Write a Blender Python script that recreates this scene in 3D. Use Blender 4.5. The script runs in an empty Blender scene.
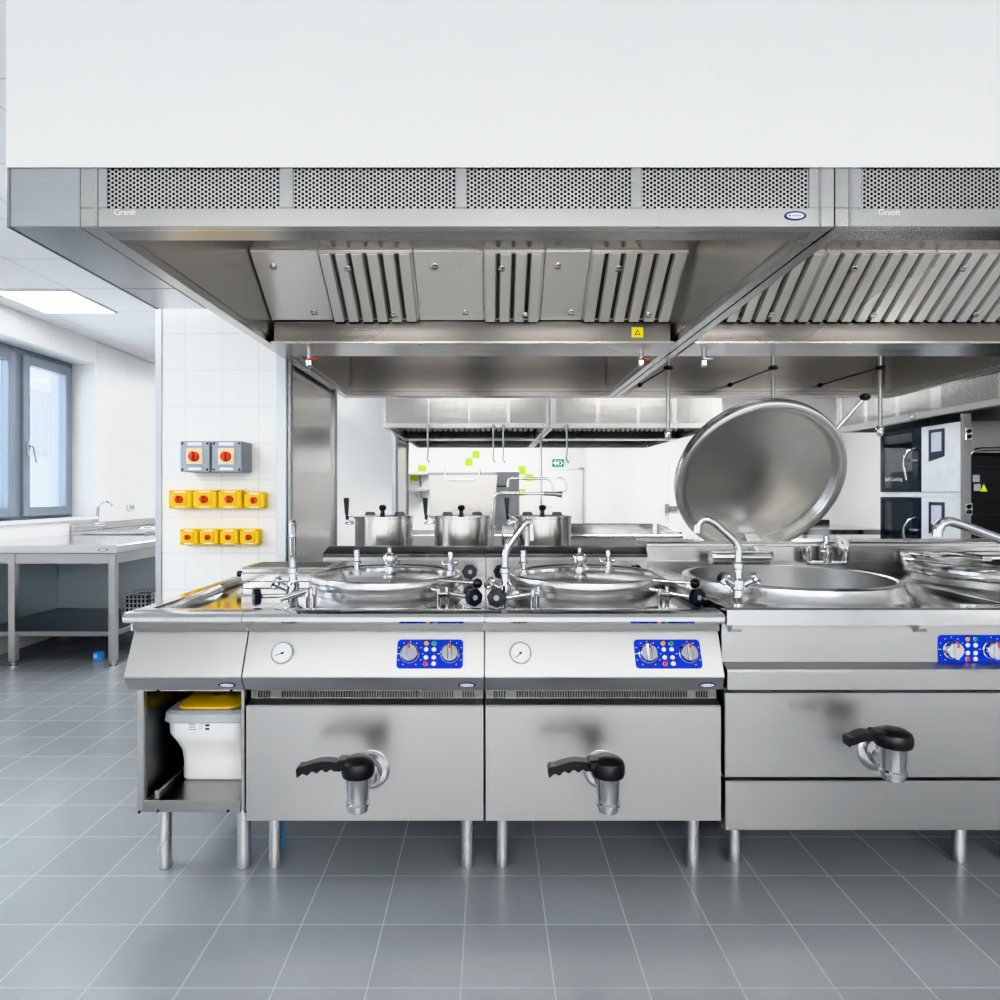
import bpy, bmesh, math, random
from mathutils import Vector, Matrix
random.seed(7)
PI = math.pi
SC = bpy.context.scene
COL = SC.collection
F, VX, VY, H = 640.0, 489.0, 492.0, 1.3      # focal length (px), vanishing point, eye height

def X(px, Y): return (px - VX) * Y / F
def Z(py, Y): return H - (py - VY) * Y / F

# ------------------------------------------------------------------ materials
MATS = {}
METAL = {'filter_steel': 0.65, 'hood_inner_steel': 0.88, 'panel_steel': 0.6}     # dulled sheet
def new_mat(name):
    m = bpy.data.materials.new(name); m.use_nodes = True
    nt = m.node_tree
    return m, nt, nt.nodes['Principled BSDF']

def noise_coord(nt, scale):
    tc = nt.nodes.new('ShaderNodeTexCoord'); mp = nt.nodes.new('ShaderNodeMapping')
    mp.inputs['Scale'].default_value = scale
    nt.links.new(tc.outputs['Object'], mp.inputs['Vector'])
    return mp.outputs['Vector']

def ramp(nt, fac, a, b, p0=0.3, p1=0.7):
    r = nt.nodes.new('ShaderNodeValToRGB')
    r.color_ramp.elements[0].position = p0; r.color_ramp.elements[1].position = p1
    r.color_ramp.elements[0].color = (*a, 1); r.color_ramp.elements[1].color = (*b, 1)
    nt.links.new(fac, r.inputs['Fac']); return r.outputs['Color']

def plain(name, c, rough=0.5, metal=0.0, var=0.06, scale=6, spec=0.5, coat=0.0):
    if name in MATS: return MATS[name]
    m, nt, b = new_mat(name)
    n = nt.nodes.new('ShaderNodeTexNoise'); n.inputs['Scale'].default_value = scale; n.inputs['Detail'].default_value = 3
    nt.links.new(noise_coord(nt, (1, 1, 1)), n.inputs['Vector'])
    lo = tuple(max(0, v*(1-var)) for v in c); hi = tuple(min(1, v*(1+var)) for v in c)
    nt.links.new(ramp(nt, n.outputs['Fac'], lo, hi), b.inputs['Base Color'])
    b.inputs['Roughness'].default_value = rough; b.inputs['Metallic'].default_value = metal
    b.inputs['Specular IOR Level'].default_value = spec
    b.inputs['Coat Weight'].default_value = coat
    MATS[name] = m; return m

def steel(name, c=(0.62, 0.62, 0.62), rough=0.27, grain=(3, 160, 160), bump=0.0, var=0.07, rv=0.05):
    if name in MATS: return MATS[name]
    m, nt, b = new_mat(name)
    n = nt.nodes.new('ShaderNodeTexNoise'); n.inputs['Scale'].default_value = 1.0; n.inputs['Detail'].default_value = 4
    nt.links.new(noise_coord(nt, grain), n.inputs['Vector'])
    lo = tuple(v*(1-var) for v in c); hi = tuple(min(1, v*(1+var)) for v in c)
    nt.links.new(ramp(nt, n.outputs['Fac'], lo, hi, 0.0, 1.0), b.inputs['Base Color'])
    mr = nt.nodes.new('ShaderNodeMapRange')
    mr.inputs['To Min'].default_value = rough-rv; mr.inputs['To Max'].default_value = rough+rv
    n2 = nt.nodes.new('ShaderNodeTexNoise'); n2.inputs['Scale'].default_value = 1.5; n2.inputs['Detail'].default_value = 0.0
    nt.links.new(noise_coord(nt, (1, 1, 1)), n2.inputs['Vector'])
    nt.links.new(n2.outputs['Fac'], mr.inputs['Value']); nt.links.new(mr.outputs['Result'], b.inputs['Roughness'])
    if bump > 0.5:
        bp = nt.nodes.new('ShaderNodeBump'); bp.inputs['Strength'].default_value = bump; bp.inputs['Distance'].default_value = 0.002
        nt.links.new(n.outputs['Fac'], bp.inputs['Height']); nt.links.new(bp.outputs['Normal'], b.inputs['Normal'])
    b.inputs['Metallic'].default_value = 1.0
    b.inputs['Metallic'].default_value = METAL.get(name, 1.0)
    MATS[name] = m; return m

def mth(nt, op, a, b=None):
    n = nt.nodes.new('ShaderNodeMath'); n.operation = op
    for i, v in enumerate((a, b)):
        if v is None: continue
        if isinstance(v, (int, float)): n.inputs[i].default_value = v
        else: nt.links.new(v, n.inputs[i])
    return n.outputs[0]

def perforated(name, axes, pitch=0.019, r=0.0037, c=(0.66, 0.66, 0.65), hole=(0.015, 0.015, 0.016), rough=0.26):
    """steel sheet with a hexagonal hole pattern"""
    if name in MATS: return MATS[name]
    m, nt, b = new_mat(name)
    tc = nt.nodes.new('ShaderNodeTexCoord'); sp = nt.nodes.new('ShaderNodeSeparateXYZ')
    nt.links.new(tc.outputs['Object'], sp.inputs[0])
    u, v = sp.outputs[axes[0]], sp.outputs[axes[1]]
    px, pz = pitch, pitch*0.62
    def grid(ou, ov):
        a = mth(nt, 'SUBTRACT', mth(nt, 'FRACT', mth(nt, 'ADD', mth(nt, 'DIVIDE', u, px), 100+ou)), 0.5)
        d = mth(nt, 'SUBTRACT', mth(nt, 'FRACT', mth(nt, 'ADD', mth(nt, 'DIVIDE', v, pz), 100+ov)), 0.5)
        a = mth(nt, 'MULTIPLY', a, px); d = mth(nt, 'MULTIPLY', d, pz)
        return mth(nt, 'SQRT', mth(nt, 'ADD', mth(nt, 'MULTIPLY', a, a), mth(nt, 'MULTIPLY', d, d)))
    dmin = mth(nt, 'MINIMUM', grid(0, 0), grid(0.5, 0.5))
    f = mth(nt, 'LESS_THAN', dmin, r)
    mix = nt.nodes.new('ShaderNodeMix'); mix.data_type = 'RGBA'
    nt.links.new(f, mix.inputs['Factor'])
    mix.inputs['A'].default_value = (*c, 1); mix.inputs['B'].default_value = (*hole, 1)
    nt.links.new(mix.outputs['Result'], b.inputs['Base Color'])
    nt.links.new(mth(nt, 'SUBTRACT', 1.0, f), b.inputs['Metallic'])
    nt.links.new(mth(nt, 'ADD', mth(nt, 'MULTIPLY', f, 0.6), rough), b.inputs['Roughness'])
    MATS[name] = m; return m

def tiles(name, axes, su, sv, c, grout, rough=0.2, gw=0.003, ou=0.0, ov=0.0, var=0.03, spec=0.5, bumps=0.15):
    if name in MATS: return MATS[name]
    m, nt, b = new_mat(name)
    tc = nt.nodes.new('ShaderNodeTexCoord'); sp = nt.nodes.new('ShaderNodeSeparateXYZ')
    nt.links.new(tc.outputs['Object'], sp.inputs[0])
    def cell(o, s, off):
        q = mth(nt, 'ADD', mth(nt, 'DIVIDE', o, s), 200+off)
        fr = mth(nt, 'FRACT', q)
        d = mth(nt, 'MULTIPLY', mth(nt, 'MINIMUM', fr, mth(nt, 'SUBTRACT', 1.0, fr)), s)
        return d, mth(nt, 'FLOOR', q)
    du, iu = cell(sp.outputs[axes[0]], su, ou)
    dv, iv = cell(sp.outputs[axes[1]], sv, ov)
    g = mth(nt, 'LESS_THAN', mth(nt, 'MINIMUM', du, dv), gw/2)
    cb = nt.nodes.new('ShaderNodeCombineXYZ'); nt.links.new(iu, cb.inputs[0]); nt.links.new(iv, cb.inputs[1])
    wn = nt.nodes.new('ShaderNodeTexWhiteNoise'); nt.links.new(cb.outputs[0], wn.inputs['Vector'])
    tcol = ramp(nt, wn.outputs['Value'], tuple(v*(1-var) for v in c), tuple(min(1, v*(1+var)) for v in c), 0, 1)
    mix = nt.nodes.new('ShaderNodeMix'); mix.data_type = 'RGBA'
    nt.links.new(g, mix.inputs['Factor']); nt.links.new(tcol, mix.inputs['A']); mix.inputs['B'].default_value = (*grout, 1)
    nt.links.new(mix.outputs['Result'], b.inputs['Base Color'])
    nt.links.new(mth(nt, 'ADD', mth(nt, 'MULTIPLY', g, 0.4), rough), b.inputs['Roughness'])
    bp = nt.nodes.new('ShaderNodeBump'); bp.inputs['Strength'].default_value = bumps; bp.inputs['Distance'].default_value = 0.002
    nt.links.new(mth(nt, 'SUBTRACT', 1.0, g), bp.inputs['Height']); nt.links.new(bp.outputs['Normal'], b.inputs['Normal'])
    b.inputs['Specular IOR Level'].default_value = spec
    MATS[name] = m; return m

def emis(name, c, s):
    if name in MATS: return MATS[name]
    m, nt, b = new_mat(name)
    b.inputs['Base Color'].default_value = (*c, 1)
    b.inputs['Emission Color'].default_value = (*c, 1); b.inputs['Emission Strength'].default_value = s
    MATS[name] = m; return m

def glass(name, tint=(0.93, 0.96, 0.98), gloss=0.12):
    if name in MATS: return MATS[name]
    m, nt, b = new_mat(name)
    nt.nodes.remove(b)
    out = nt.nodes['Material Output']
    t = nt.nodes.new('ShaderNodeBsdfTransparent'); t.inputs['Color'].default_value = (*tint, 1)
    g = nt.nodes.new('ShaderNodeBsdfGlossy'); g.inputs['Roughness'].default_value = 0.03
    fr = nt.nodes.new('ShaderNodeFresnel'); fr.inputs['IOR'].default_value = 1.45
    mx = nt.nodes.new('ShaderNodeMixShader')
    nt.links.new(mth(nt, 'ADD', mth(nt, 'MULTIPLY', fr.outputs[0], 0.8), gloss*0.3), mx.inputs['Fac'])
    nt.links.new(t.outputs[0], mx.inputs[1]); nt.links.new(g.outputs[0], mx.inputs[2])
    nt.links.new(mx.outputs[0], out.inputs['Surface'])
    MATS[name] = m; return m

S_FRONT = steel('brushed_front', (0.53, 0.528, 0.525), 0.33, (1.2, 420, 420), 0.02, 0.025, 0.02)
S_TOP = steel('worktop_steel', (0.64, 0.64, 0.64), 0.12, (1.2, 300, 300), 0.01, 0.03, 0.03)
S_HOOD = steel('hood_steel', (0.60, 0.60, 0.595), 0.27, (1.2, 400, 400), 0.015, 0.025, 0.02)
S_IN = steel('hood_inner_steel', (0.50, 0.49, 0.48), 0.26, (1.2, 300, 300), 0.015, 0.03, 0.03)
S_FILT = steel('filter_steel', (0.80, 0.79, 0.77), 0.27, (200, 5, 5), 0.01, 0.04)
S_POL = steel('polished_steel', (0.66, 0.66, 0.665), 0.12, (20, 20, 60), 0.01, 0.03, 0.03)
S_SPUN = steel('spun_steel', (0.72, 0.72, 0.72), 0.26, (3, 3, 120))
S_SHADE = steel('shade_steel', (0.24, 0.24, 0.24), 0.28)  # shade put in the colour: trough, lip recess and vent strip
GAP = steel('filter_gap', (0.16, 0.16, 0.16), 0.4)
S_DARK = steel('dark_steel', (0.33, 0.34, 0.35), 0.35)  # darker grey steel for edges, hooks, fittings and sheet
CHROME = steel('chrome', (0.70, 0.71, 0.73), 0.05, (4, 4, 4), 0.0, 0.02, 0.02)
CAST = steel('cast_steel', (0.62, 0.62, 0.63), 0.18, (30, 30, 30), 0.01)
BLACK = plain('black_plastic', (0.014, 0.014, 0.016), 0.38)
DARKSLOT = plain('dark_slot', (0.012, 0.012, 0.013), 0.7)
NAVY = plain('dark_navy_knob', (0.018, 0.022, 0.035), 0.35)
BLUE = plain('blue_panel', (0.004, 0.04, 0.46), 0.5, spec=0.25)
WHITE = plain('white_plastic', (0.78, 0.79, 0.80), 0.35, var=0.02)
WPAINT = plain('white_paint', (0.90, 0.90, 0.90), 0.55, var=0.015, scale=2)
YEL = plain('yellow_plastic', (0.90, 0.62, 0.005), 0.38, var=0.03)
BINYEL = plain('bin_yellow', (0.66, 0.42, 0.015), 0.4, var=0.05)
RED = plain('red_knob', (0.58, 0.045, 0.012), 0.35)
GREYB = plain('grey_switch_box', (0.30, 0.34, 0.39), 0.45, var=0.03)
GREYP = plain('grey_plastic', (0.40, 0.43, 0.46), 0.42, var=0.04)
INK = plain('dark_ink', (0.03, 0.03, 0.06), 0.5)
LOGOB = plain('badge_blue', (0.02, 0.035, 0.20), 0.3)
FRAME = plain('window_frame_grey', (0.22, 0.255, 0.30), 0.4, var=0.03)
LIME = plain('lime_tile', (0.42, 0.60, 0.04), 0.3, var=0.03)
ORANGE = plain('orange_lamp', (0.95, 0.35, 0.01), 0.3)
GREENL = plain('green_lamp', (0.0, 0.32, 0.16), 0.3)
REDL = plain('red_lamp', (0.75, 0.03, 0.02), 0.3)
BLUEP = plain('blue_pipe', (0.06, 0.28, 0.70), 0.4)
GLASS = glass('window_glass')

# ------------------------------------------------------------------ mesh builder
class MB:
    def __init__(s): s.bm = bmesh.new(); s.mi = 0
    def _tag(s, faces):
        for f in faces: f.material_index = s.mi
    def poly(s, pts):
        f = s.bm.faces.new([s.bm.verts.new(p) for p in pts]); f.material_index = s.mi; return f
    def box(s, x0, x1, y0, y1, z0, z1, bev=0.002):
        if x1 < x0: x0, x1 = x1, x0
        if y1 < y0: y0, y1 = y1, y0
        if z1 < z0: z0, z1 = z1, z0
        return s.prism([(x0, y0), (x1, y0), (x1, y1), (x0, y1)], 'Z', z0, z1, bev)
    def prism(s, pts, axis, a, b, bev=0.0):
        """extrude a polygon: axis Z -> pts (x,y); X -> (y,z); Y -> (x,z)"""
        def P(p, t):
            return {'Z': (p[0], p[1], t), 'X': (t, p[0], p[1]), 'Y': (p[0], t, p[1])}[axis]
        A = [s.bm.verts.new(P(p, a)) for p in pts]; B = [s.bm.verts.new(P(p, b)) for p in pts]
        n = len(pts); fs = [s.bm.faces.new(A[::-1]), s.bm.faces.new(B)]
        for i in range(n):
            j = (i+1) % n; fs.append(s.bm.faces.new((A[i], A[j], B[j], B[i])))
        s._tag(fs)
        bmesh.ops.recalc_face_normals(s.bm, faces=fs)
        if bev > 0:
            es = list({e for f in fs for e in f.edges})
            lim = min(e.calc_length() for e in es)
            bv = min(bev, lim*0.3)
            if bv > 1e-5:
                r = bmesh.ops.bevel(s.bm, geom=es, offset=bv, segments=1, profile=0.5, affect='EDGES', clamp_overlap=True)
                s._tag(r['faces'])
        return s
    def lathe(s, c, prof, axis='Z', seg=40, cap=True):
        c = Vector(c); rings = []
        ax = {'Z': (Vector((1, 0, 0)), Vector((0, 1, 0)), Vector((0, 0, 1))),
              'Y': (Vector((1, 0, 0)), Vector((0, 0, 1)), Vector((0, -1, 0))),
              'X': (Vector((0, 1, 0)), Vector((0, 0, 1)), Vector((1, 0, 0)))}[axis] if isinstance(axis, str) else axis
        u, v, w = ax; fs = []
        for r, h in prof:
            if r < 1e-6: rings.append([s.bm.verts.new(c + w*h)])
            else: rings.append([s.bm.verts.new(c + u*(r*math.cos(2*PI*i/seg)) + v*(r*math.sin(2*PI*i/seg)) + w*h) for i in range(seg)])
        for A, B in zip(rings, rings[1:]):
            for i in range(seg):
                j = (i+1) % seg
                if len(A) == 1 and len(B) == 1: continue
                if len(A) == 1: fs.append(s.bm.faces.new((A[0], B[j], B[i])))
                elif len(B) == 1: fs.append(s.bm.faces.new((A[i], A[j], B[0])))
                else: fs.append(s.bm.faces.new((A[i], A[j], B[j], B[i])))
        if cap:
            if len(rings[0]) > 1: fs.append(s.bm.faces.new(rings[0][::-1]))
            if len(rings[-1]) > 1: fs.append(s.bm.faces.new(rings[-1]))
        s._tag(fs)
        bmesh.ops.recalc_face_normals(s.bm, faces=fs)
        return s
    def cyl(s, p0, p1, r, r2=None, seg=20, ch=0.0):
        p0, p1 = Vector(p0), Vector(p1); d = p1-p0; L = d.length; w = d.normalized()
        u = w.orthogonal().normalized(); v = w.cross(u); r2 = r if r2 is None else r2
        pr = [(r-ch, 0), (r, ch), (r2, L-ch), (r2-ch, L)] if ch else [(r, 0), (r2, L)]
        return s.lathe(p0, pr, (u, v, w), seg)
    def sphere(s, c, r, seg=20, sz=1.0):
        pr = [(r*math.sin(PI*i/10), -r*sz*math.cos(PI*i/10)) for i in range(11)]
        pr[0] = (0, -r*sz); pr[-1] = (0, r*sz)
        return s.lathe(c, pr, 'Z', seg)
    def torus(s, c, R, r, axis='Z', seg=32, n=8):
        return s.lathe(c, [(R+r*math.cos(2*PI*i/n), r*math.sin(2*PI*i/n)) for i in range(n+1)], axis, seg, cap=False)
    def tube(s, pts, r, fil=0.0, seg=12, r_end=None):
        P = [Vector(p) for p in pts]
        if fil > 0 and len(P) > 2:
            Q = [P[0]]
            for a, b, c in zip(P, P[1:], P[2:]):
                d1 = (a-b); d2 = (c-b); t = min(fil, d1.length*0.48, d2.length*0.48)
                s0 = b+d1.normalized()*t; s1 = b+d2.normalized()*t
                for k in range(7):
                    q = k/6; Q.append(s0*(1-q)**2 + b*2*q*(1-q) + s1*q*q)
            Q.append(P[-1]); P = Q
        n = len(P); T = []
        for i in range(n):
            d = (P[min(i+1, n-1)] - P[max(i-1, 0)])
            T.append(d.normalized())
        u = T[0].orthogonal().normalized(); rings = []; fs = []
        for i in range(n):
            u = (u - T[i]*u.dot(T[i])).normalized(); v = T[i].cross(u)
            rr = r if r_end is None else r + (r_end-r)*i/(n-1)
            rings.append([s.bm.verts.new(P[i] + u*(rr*math.cos(2*PI*k/seg)) + v*(rr*math.sin(2*PI*k/seg))) for k in range(seg)])
        for A, B in zip(rings, rings[1:]):
            for k in range(seg):
                j = (k+1) % seg; fs.append(s.bm.faces.new((A[k], A[j], B[j], B[k])))
        fs.append(s.bm.faces.new(rings[0][::-1])); fs.append(s.bm.faces.new(rings[-1]))
        s._tag(fs); bmesh.ops.recalc_face_normals(s.bm, faces=fs)
        return s
    def loft(s, secs, n=6, cap=True):
        """rounded rectangles (z, cx, cy, hx, hy, r)"""
        rings = []; fs = []
        for z, cx, cy, hx, hy, r in secs:
            ring = []
            for q, (sx, sy) in enumerate(((1, 1), (-1, 1), (-1, -1), (1, -1))):
                for k in range(n+1):
                    a = PI/2*q + PI/2*k/n
                    ring.append(s.bm.verts.new((cx+sx*(hx-r)+r*math.cos(a), cy+sy*(hy-r)+r*math.sin(a), z)))
            rings.append(ring)
        N = len(rings[0])
        for A, B in zip(rings, rings[1:]):
            for i in range(N):
                j = (i+1) % N; fs.append(s.bm.faces.new((A[i], A[j], B[j], B[i])))
        if cap: fs.append(s.bm.faces.new(rings[0][::-1])); fs.append(s.bm.faces.new(rings[-1]))
        s._tag(fs); bmesh.ops.recalc_face_normals(s.bm, faces=fs)
        return s
    def plate_hole(s, x0, x1, y0, y1, cx, cy, r, z0, z1, seg=64):
        """rectangular plate with a round hole"""
        ang = [2*PI*i/seg for i in range(seg)]
        for a in [math.atan2(y-cy, x-cx) % (2*PI) for x in (x0, x1) for y in (y0, y1)]: ang.append(a)
        ang = sorted(set(ang)); top = []; bot = []
        for a in ang:
            c, q = math.cos(a), math.sin(a)
            ts = []
            if c > 1e-9: ts.append((x1-cx)/c)
            if c < -1e-9: ts.append((x0-cx)/c)
            if q > 1e-9: ts.append((y1-cy)/q)
            if q < -1e-9: ts.append((y0-cy)/q)
            t = min(ts)
            for lst, z in ((top, z1), (bot, z0)):
                lst.append((s.bm.verts.new((cx+r*c, cy+r*q, z)), s.bm.verts.new((cx+t*c, cy+t*q, z))))
        fs = []; n = len(ang)
        for i in range(n):
            j = (i+1) % n
            fs.append(s.bm.faces.new((top[i][0], top[i][1], top[j][1], top[j][0])))
            fs.append(s.bm.faces.new((bot[i][0], bot[j][0], bot[j][1], bot[i][1])))
            fs.append(s.bm.faces.new((top[i][1], bot[i][1], bot[j][1], top[j][1])))
            fs.append(s.bm.faces.new((top[i][0], top[j][0], bot[j][0], bot[i][0])))
        s._tag(fs); bmesh.ops.recalc_face_normals(s.bm, faces=fs)
        return s
    def rrect(s, cx, cy, hx, hy, r, z0, z1, n=5, bev=0.0):
        pts = []
        for q, (sx, sy) in enumerate(((1, 1), (-1, 1), (-1, -1), (1, -1))):
            for k in range(n+1):
                a = PI/2*q + PI/2*k/n
                pts.append((cx+sx*(hx-r)+r*math.cos(a), cy+sy*(hy-r)+r*math.sin(a)))
        return s.prism(pts, 'Z', z0, z1, bev)
    def text(s, txt, size, M):
        cu = bpy.data.curves.new('lettering', 'FONT'); cu.body = txt; cu.size = size; cu.extrude = 0.0004
        cu.align_x = 'CENTER'; cu.align_y = 'CENTER'
        o = bpy.data.objects.new('lettering', cu); COL.objects.link(o)
        bpy.context.view_layer.update()
        me = bpy.data.meshes.new_from_object(o.evaluated_get(bpy.context.evaluated_depsgraph_get()))
        bpy.data.objects.remove(o); bpy.data.curves.remove(cu)
        me.transform(M); n0 = len(s.bm.faces); s.bm.from_mesh(me); bpy.data.meshes.remove(me)
        s.bm.faces.ensure_lookup_table()
        for f in s.bm.faces[n0:]: f.material_index = s.mi
        return s
    def xform(s, M): s.bm.transform(M); return s

ORG = {}
def finish(o, me, angle):
    for p in me.polygons: p.use_smooth = True
    me.set_sharp_from_angle(angle=math.radians(angle))

def obj(name, mb, mat, parent=None, label=None, org=None, angle=32):
    """one mesh object; mesh is given in world coordinates"""
    off = Vector(org) if org is not None else (ORG[parent.name] if parent else Vector((0, 0, 0)))
    mb.bm.transform(Matrix.Translation(-off))
    me = bpy.data.meshes.new(name); mb.bm.to_mesh(me); mb.bm.free()
    for m in (mat if isinstance(mat, (list, tuple)) else [mat]): me.materials.append(m)
    finish(None, me, angle)
    o = bpy.data.objects.new(name, me); COL.objects.link(o)
    if parent: o.parent = parent; ORG[o.name] = ORG[parent.name]
    else: o.location = off; ORG[o.name] = off
    if label: o['label'] = label
    return o

def thing(name, label, cat, loc, group=None):
    o = bpy.data.objects.new(name, None); COL.objects.link(o)
    o.empty_display_size = 0.1
    o.location = loc; ORG[o.name] = Vector(loc)
    o['label'] = label; o['category'] = cat
    if group: o['group'] = group
    return o

def single(name, mb, mat, label, cat, group=None, angle=32):
    vs = [v.co for v in mb.bm.verts]
    lo = Vector([min(v[i] for v in vs) for i in range(3)]); hi = Vector([max(v[i] for v in vs) for i in range(3)])
    o = obj(name, mb, mat, None, label, ((lo.x+hi.x)/2, (lo.y+hi.y)/2, lo.z), angle)
    o['category'] = cat
    if group: o['group'] = group
    return o

def struct(name, mb, mat, parent=None, label=None):
    o = obj(name, mb, mat, parent, label)
    if not parent: o['kind'] = 'structure'
    return o

def dup(root, loc, label=None, group=None):
    r = root.copy(); COL.objects.link(r); r.location = loc
    if label: r['label'] = label
    if group: r['group'] = group
    for ch in list(root.children):
        c = ch.copy(); COL.objects.link(c); c.parent = r
        for g in list(ch.children):
            d = g.copy(); COL.objects.link(d); d.parent = c
    return r

# ------------------------------------------------------------------ room shell
XL, XR, YF, YB, ZC = -3.9, 5.2, -4.2, 13.0, 2.8
XO = -4.16                                     # window plane
M_FLOOR = tiles('floor_tiles', (0, 1), 0.245, 0.245, (0.30, 0.32, 0.34), (0.40, 0.42, 0.44), 0.24, 0.004, 0.3, 0.15, 0.05, 0.6)
M_CEIL = tiles('ceiling_tiles', (0, 1), 0.6, 0.6, (0.84, 0.845, 0.85), (0.62, 0.63, 0.64), 0.7, 0.008, 0.17, 0.13, 0.01)
M_WX = tiles('white_wall_tiles_x', (1, 2), 0.30, 0.30, (0.84, 0.845, 0.85), (0.74, 0.75, 0.76), 0.32, 0.003, 0, 0, 0.01)
M_WY = tiles('white_wall_tiles_y', (0, 2), 0.20, 0.20, (0.86, 0.86, 0.86), (0.78, 0.78, 0.78), 0.18, 0.003, 0, 0, 0.01)
M_COLT = tiles('column_tiles', (0, 2), 0.20, 0.20, (0.83, 0.835, 0.84), (0.58, 0.6, 0.62), 0.12, 0.0035, 0.30, 0.17, 0.012)

mb = MB(); mb.box(XL-0.4, XR+0.2, YF-0.2, YB+0.2, -0.1, 0, 0); struct('floor', mb, M_FLOOR)
mb = MB(); mb.box(XL-0.4, XR+0.2, YF-0.2, YB+0.2, ZC, ZC+0.1, 0); struct('ceiling', mb, M_CEIL)
mb = MB(); mb.box(XL-0.4, XR+0.2, YB, YB+0.2, 0, ZC, 0); wall_back = struct('wall_back', mb, M_WY)
mb = MB(); mb.box(XR, XR+0.2, YF, YB, 0, ZC, 0); struct('wall_right', mb, WPAINT)
mb = MB(); mb.box(XL-0.4, XR+0.2, YF-0.2, YF, 0, ZC, 0); struct('wall_front', mb, WPAINT)
# window wall with three openings
wins = [(1.3, 3.3), (4.82, 6.36), (7.72, 9.3)]
ZS, ZT = 1.03, 2.57
mb = MB(); y = YF
for a, b in wins + [(YB, YB)]:
    mb.box(XO-0.2, XL, y, a, 0, ZC, 0.0 if a == YB else 0.012)
    if a < YB:
        mb.box(XO-0.2, XL, a, b, 0, ZS, 0); mb.box(XO-0.2, XL, a, b, ZT, ZC, 0)
    y = b
struct('wall_left', mb, M_WX)
for k, (a, b) in enumerate(wins):
    fr = MB(); n = 2
    x0, x1 = XO-0.06, XO+0.02
    fr.box(x0, x1, a+0.05, b-0.05, ZS, ZS+0.05, 0.002); fr.box(x0, x1, a+0.05, b-0.05, ZT-0.05, ZT, 0.002)
    fr.box(x0, x1, a, a+0.05, ZS, ZT, 0.004); fr.box(x0, x1, b-0.05, b, ZS, ZT, 0.004)
    mid = (a+b)/2 + (0.02 if k else 0)
    fr.box(x0, x1, mid-0.045, mid+0.045, ZS+0.05, ZT-0.05, 0.002)
    w = struct('window_%d' % (k+1), fr, FRAME)
    for (p, q) in ((a+0.05, mid-0.045), (mid+0.045, b-0.05)):
        sh = MB(); X0, X1 = XO-0.03, XO+0.05; t = 0.085
        sh.box(X0, X1, p+t, q-t, ZS+0.05, ZS+0.05+t, 0.002); sh.box(X0, X1, p+t, q-t, ZT-0.05-t, ZT-0.05, 0.002)
        sh.box(X0, X1, p, p+t, ZS+0.05, ZT-0.05, 0.006); sh.box(X0, X1, q-t, q, ZS+0.05, ZT-0.05, 0.006)
        sa = obj('window_sash', sh, FRAME, w)
        gl = MB(); gl.box(XO+0.004, XO+0.012, p+t-0.005, q-t+0.005, ZS+0.05+t-0.005, ZT-0.05-t+0.005, 0)
        obj('pane', gl, GLASS, sa)
    hd = MB(); hy = mid+0.09; hd.box(XO+0.05, XO+0.065, hy-0.015, hy+0.015, 1.62, 1.75, 0.003)
    hd.tube([(XO+0.06, hy, 1.71), (XO+0.10, hy, 1.71), (XO+0.105, hy+0.04, 1.56)], 0.011, 0.02)
    obj('window_handle', hd, GREYP, w)
mb = MB()
for a, b in wins: mb.box(XO+0.06, XL+0.03, a+0.01, b-0.01, ZS-0.0, ZS+0.025, 0.006)
struct('trim_1', mb, WHITE)

# neighbouring building outside the windows
mb = MB(); mb.box(-9.2, -8.9, 0, 26, -0.5, 1.85, 0.01)
mb.box(-9.3, -8.8, 0, 26, 1.85, 2.0, 0.02)
yard = single('garden_wall', mb, plain('pale_render', (0.80, 0.81, 0.81), 0.8, var=0.08, scale=3), 'pale rendered wall outside the window below the slatted fence', 'wall')
mb = MB()
for i in range(70): mb.box(-9.08, -9.04, 6+i*0.24, 6+i*0.24+0.17, 2.05, 3.35, 0.004)
for z in (2.0, 2.6, 3.2): mb.box(-9.04, -8.99, 6, 23, z, z+0.07, 0.004)
single('slatted_fence', mb, plain('fence_grey', (0.52, 0.54, 0.57), 0.6), 'grey slatted fence on the pale wall outside the window', 'fence')

# tiled column beside the hood, with steel corner strips and steel-clad side
def column(idx, x0, x1, y0, y1, mat):
    m = MB(); m.box(x0, x1, y0, y1, 0, ZC, 0)
    c = struct('wall_column_%s' % idx, m, mat)
    for (a, b) in ((x0-0.006, x0+0.028), (x1-0.045, x1+0.008)):
        t = MB(); t.box(a, b, y0-0.008, y0+0.03, 0, ZC-0.001, 0.002); obj('corner_strip', t, steel('corner_steel', (0.50, 0.53, 0.56), 0.3), c)
    t = MB(); t.box(x1, x1+0.012, y0+0.03, y1, 0, ZC-0.001, 0.002); cm = steel('cladding_steel', (0.74, 0.73, 0.72), 0.20, (3, 3, 3), 0, 0.04, 0.03); cm.node_tree.nodes['Principled BSDF'].inputs['Metallic'].default_value = 0.7; obj('steel_cladding', t, cm, c)
    t = MB(); t.box(x1+0.008, x1+0.026, y0+0.02, y0+0.06, 0, ZC-0.001, 0.002); obj('cladding_edge', t, S_DARK, c)
    t = MB(); t.box(x1+0.008, x1+0.03, y1-0.06, y1, 0, ZC-0.001, 0.002); obj('cladding_edge', t, S_DARK, c)
    return c
CX0, CX1, CY0, CY1 = X(157, 3.5), X(285, 3.5), 3.5, 4.58
column('left', CX0, CX1, CY0, CY1, M_COLT)
column('middle', -2.1, X(395.5, 8.12), 8.12, 9.25, M_WY)

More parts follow.
